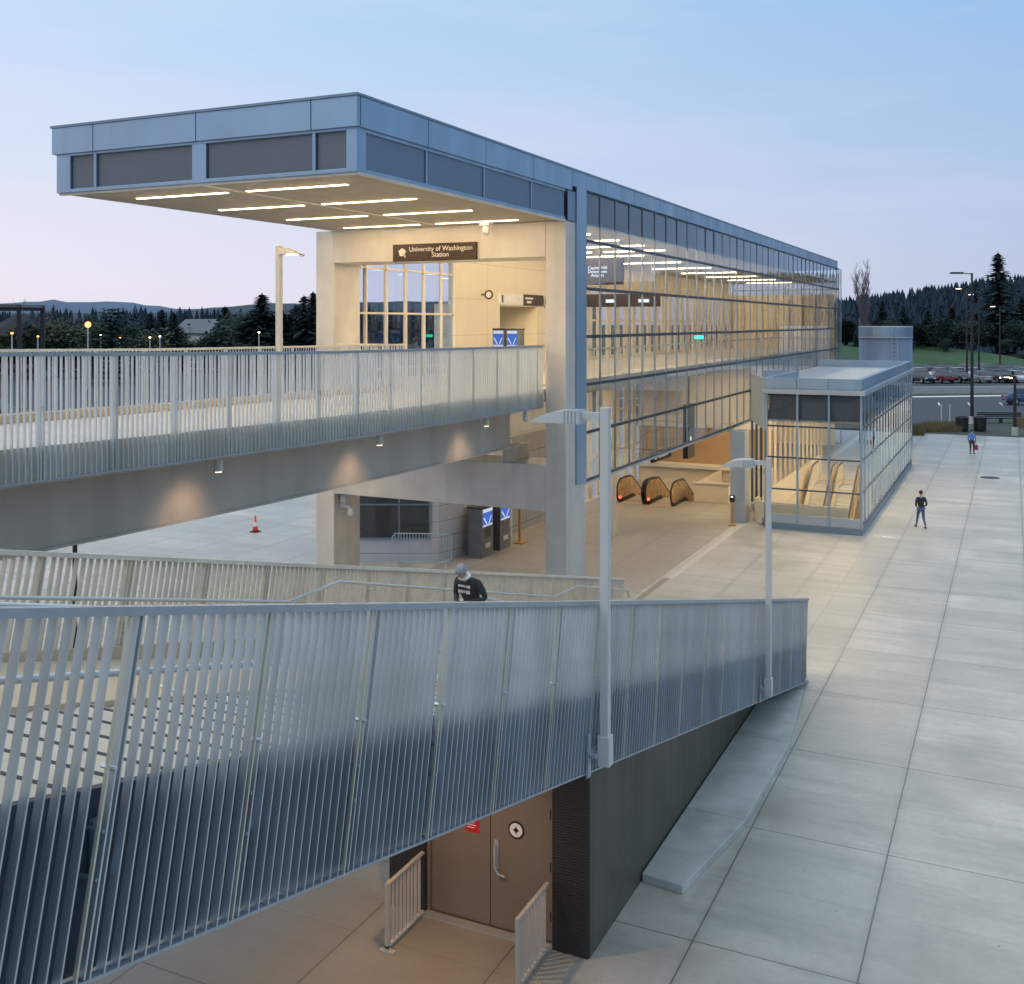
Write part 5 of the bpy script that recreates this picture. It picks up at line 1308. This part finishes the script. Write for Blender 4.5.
W = dict(STAND); W.update(lkn=(.065,-.075,.28), lan=(.085,-.12,.05), ltoe=(.09,-.20,.03), rkn=(-.06,.02,.27), ran=(-.075,.15,.075), rtoe=(-.08,.08,.024), lel=(.14,.04,.62), lwr=(.10,-.06,.55), lhand=(.08,-.085,.53), rel=(-.14,.03,.62), rwr=(-.10,-.07,.56), rhand=(-.08,-.09,.54))
navy = pbr('dark_jacket', (.014,.015,.02), .8); denim = pbr('blue_denim', (.07,.10,.21), .85, 0, .2, 20); blk = pbr('black_shoe', (.02,.02,.02), .5); brn = pbr('brown_hair', (.02,.013,.01), .7)
q = at(921, 48.3)
person((q.x,q.y,0), math.pi+.35, 1.74, 'person in a black jacket and blue jeans walking away across the plaza', W, navy, denim, blk, brn)
q = at(972, 75.5)
def bag(t, V, h):
    a = V['rhand']; g = MB(); g.box(a.x-.16, a.x+.14, a.y-.08, a.y+.08, a.z-.50, a.z-.14); g.build('red_bag', pbr('red_bag', (.28,.02,.05), .7), t, bev=.04)
    g = MB(); g.tube([(a.x-.08,a.y,a.z-.15),(a.x-.04,a.y,a.z-.02),(a.x+.04,a.y,a.z-.02),(a.x+.08,a.y,a.z-.15)], .01, 6); g.build('bag_handle', M['dark'], t)
W2 = dict(STAND); W2.update(lkn=(.055,.0,.28), lan=(.05,.08,.06), ltoe=(.05,.0,.022), rkn=(-.055,-.06,.28), ran=(-.055,-.05,.045), rtoe=(-.06,-.13,.022))
person((q.x,q.y,0), math.pi-.2, 1.80, 'distant person in a bright blue jacket carrying a red bag towards the bins', W2, pbr('blue_jacket', (.08,.20,.52), .7), pbr('dark_trousers', (.02,.02,.025), .8), blk, pbr('dark_hood', (.02,.03,.06), .8), extra=bag)
# figure on the stair: leaning forward over a phone
H3 = dict(STAND); H3.update(waist=(0,-.015,.60), chest=(0,-.06,.705), neckb=(0,-.115,.785), neck=(0,-.135,.805), head_lo=(0,-.165,.825), head_mid=(0,-.185,.862), head_top=(0,-.195,.905),
    lsh=(.105,-.08,.765), rsh=(-.105,-.08,.765), lel=(.155,-.03,.62), rel=(-.155,-.03,.62), lwr=(.06,-.17,.60), rwr=(-.055,-.17,.60), lhand=(.03,-.205,.605), rhand=(-.025,-.205,.605), lkn=(.06,-.06,.29), lan=(.06,-.03,.045), ltoe=(.065,-.11,.022), rkn=(-.06,.0,.28), ran=(-.06,.07,.06), rtoe=(-.065,-.01,.022))
def phone(t, V, h):
    g = MB(); c = (V['lhand']+V['rhand'])/2+Vector((0,-.03,.02)); g.obox(c, (.075,.15,.012), Matrix.Rotation(R(-35),3,'X')); g.build('phone', M['dark'], t)
    # pale lettering print across the chest
    cch = V['chest']; nrm = Vector((0,-1,-.15)).normalized(); g = MB(); rr_ = random.Random(5)
    for r2 in range(2):
        for k in range(6):
            x = -.095+.034*k; z = cch.z+.035-.075*r2; hh_ = .05 if r2 == 0 else .055
            g.box(x+.004, x+rr_.uniform(.012,.022), cch.y-.135-.006*r2, cch.y-.115, z-hh_*.35+rr_.uniform(-.008,.008), z+hh_*.35)
    g.build('chest_print', M['signtxt'], t)
    g = MB(); hm = V['neck']; pts = [(hm.x+.075*math.cos(a), hm.y+.01+.07*math.sin(a), hm.z+.01+.02*math.sin(a)) for a in [k*6.283/14 for k in range(14)]]; g.tube(pts, .022, 6, closed=True); g.build('collar', M['white'], t)
char = pbr('charcoal_hoodie', (.030,.036,.036), .85)
py_ = 13.45; px_ = -7.02
person((px_, py_, 4.45), -.12, 1.66, 'person in a grey beanie and charcoal hoodie looking down at a phone on the stair', H3, char, denim, blk, pbr('grey_beanie', (.30,.31,.36), .9, 0, .1, 30, .4, 120), cap=True, jname='hoodie', extra=phone)

# ---------------------------------------------------------------- sky and light
w = bpy.data.worlds.new("World"); SC.world = w; w.use_nodes = True; t = w.node_tree; t.nodes.clear()
out = N(t, 'ShaderNodeOutputWorld'); bg = N(t, 'ShaderNodeBackground'); t.links.new(bg.outputs[0], out.inputs[0])
tc = N(t, 'ShaderNodeTexCoord'); s = N(t, 'ShaderNodeSeparateXYZ'); t.links.new(tc.outputs['Generated'], s.inputs[0])
sky = N(t, 'ShaderNodeTexSky', sky_type='NISHITA'); sky.sun_disc = False; sky.sun_elevation = R(2.0); sky.sun_rotation = R(250)
z = s.outputs[2]
# azimuth: dot with left-of-view direction (west)
west = math_(t, 'ADD', math_(t, 'MULTIPLY', s.outputs[0], -.95), math_(t, 'MULTIPLY', s.outputs[1], .30))
wf = ramp(t, west, .05, .95)
hi = mixc(t, wf, (.20,.43,.72), (.38,.65,.92)); mid = mixc(t, wf, (.27,.44,.71), (.66,.70,.88)); lo = mixc(t, wf, (.36,.46,.69), (.80,.77,.90))
c = mixc(t, ramp(t, z, .0, .13), lo, mid); c = mixc(t, ramp(t, z, .12, .36), c, hi)
c = mixc(t, ramp(t, z, .38, .9), c, (.88,1.02,1.20))
cm = N(t, 'ShaderNodeMapping'); cm.inputs['Scale'].default_value = (1.2,1.2,7.); t.links.new(tc.outputs['Generated'], cm.inputs[0])
cn = noise_(t, cm.outputs[0], 2.1, 7, .58)
c = mixc(t, math_(t, 'MULTIPLY', ramp(t, cn, .42, .70, 0, .45), ramp(t, wf, 0, 1, .35, 1)), c, (.68,.70,.84))
c = mixc(t, .04, c, sky.outputs[0])
t.links.new(c, bg.inputs[0]); bg.inputs[1].default_value = 1.06
L = bpy.data.lights.new('sun', 'SUN'); L.energy = .75; L.angle = R(30); L.color = (1,.88,.76)
o = bpy.data.objects.new('sun', L); C.objects.link(o); o.rotation_euler = (R(48), 0, R(-35))
# lit lobby lamps: real fixtures under the hall and in the wells
def fixture(x, y, zc, e, label, size=.35, col=(1,.72,.42)):
    t = thing('ceiling_lamp', (x,y,zc), label, 'lamp', 'round lamps under the hall')
    MB().cyl(x,y,zc-.07,zc,size*.6).build('housing', M['lampw'], t); MB().cyl(x,y,zc-.08,zc-.071,size*.5).build('lens', M['strip_in'], t)
    L = bpy.data.lights.new('ceiling_lamp_light', 'AREA'); L.shape = 'DISK'; L.size = size; L.energy = e; L.color = col
    o = bpy.data.objects.new('ceiling_lamp_light', L); C.objects.link(o); o.parent = t; o.location = (0,0,-.09)
fixture(-17, 41, 6.9, 90, 'round ceiling lamp under the hall above the ticket machines')
fixture(-17.2, 50.5, 6.9, 130, 'round ceiling lamp under the hall above the escalators')
fixture(-14.6, 56.8, 6.9, 170, 'round ceiling lamp under the hall beyond the escalators')

# ---------------------------------------------------------------- camera
cam = bpy.data.cameras.new('camera'); co = bpy.data.objects.new('camera', cam); C.objects.link(co); SC.camera = co
co.location = (0,0,9.4); co.rotation_euler = (R(90), 0, R(25.44))
cam.sensor_width = 36; cam.lens = 36*1053/1024; cam.shift_y = -169/1024; cam.clip_end = 9000; cam.clip_start = .1
SC.view_settings.view_transform = 'Standard'; SC.view_settings.look = 'None'; SC.view_settings.exposure = 0
SC.cycles.use_denoising = True
SC.cycles.sample_clamp_direct = 8; SC.cycles.max_bounces = 10; SC.cycles.transparent_max_bounces = 24; SC.cycles.sample_clamp_indirect = 6
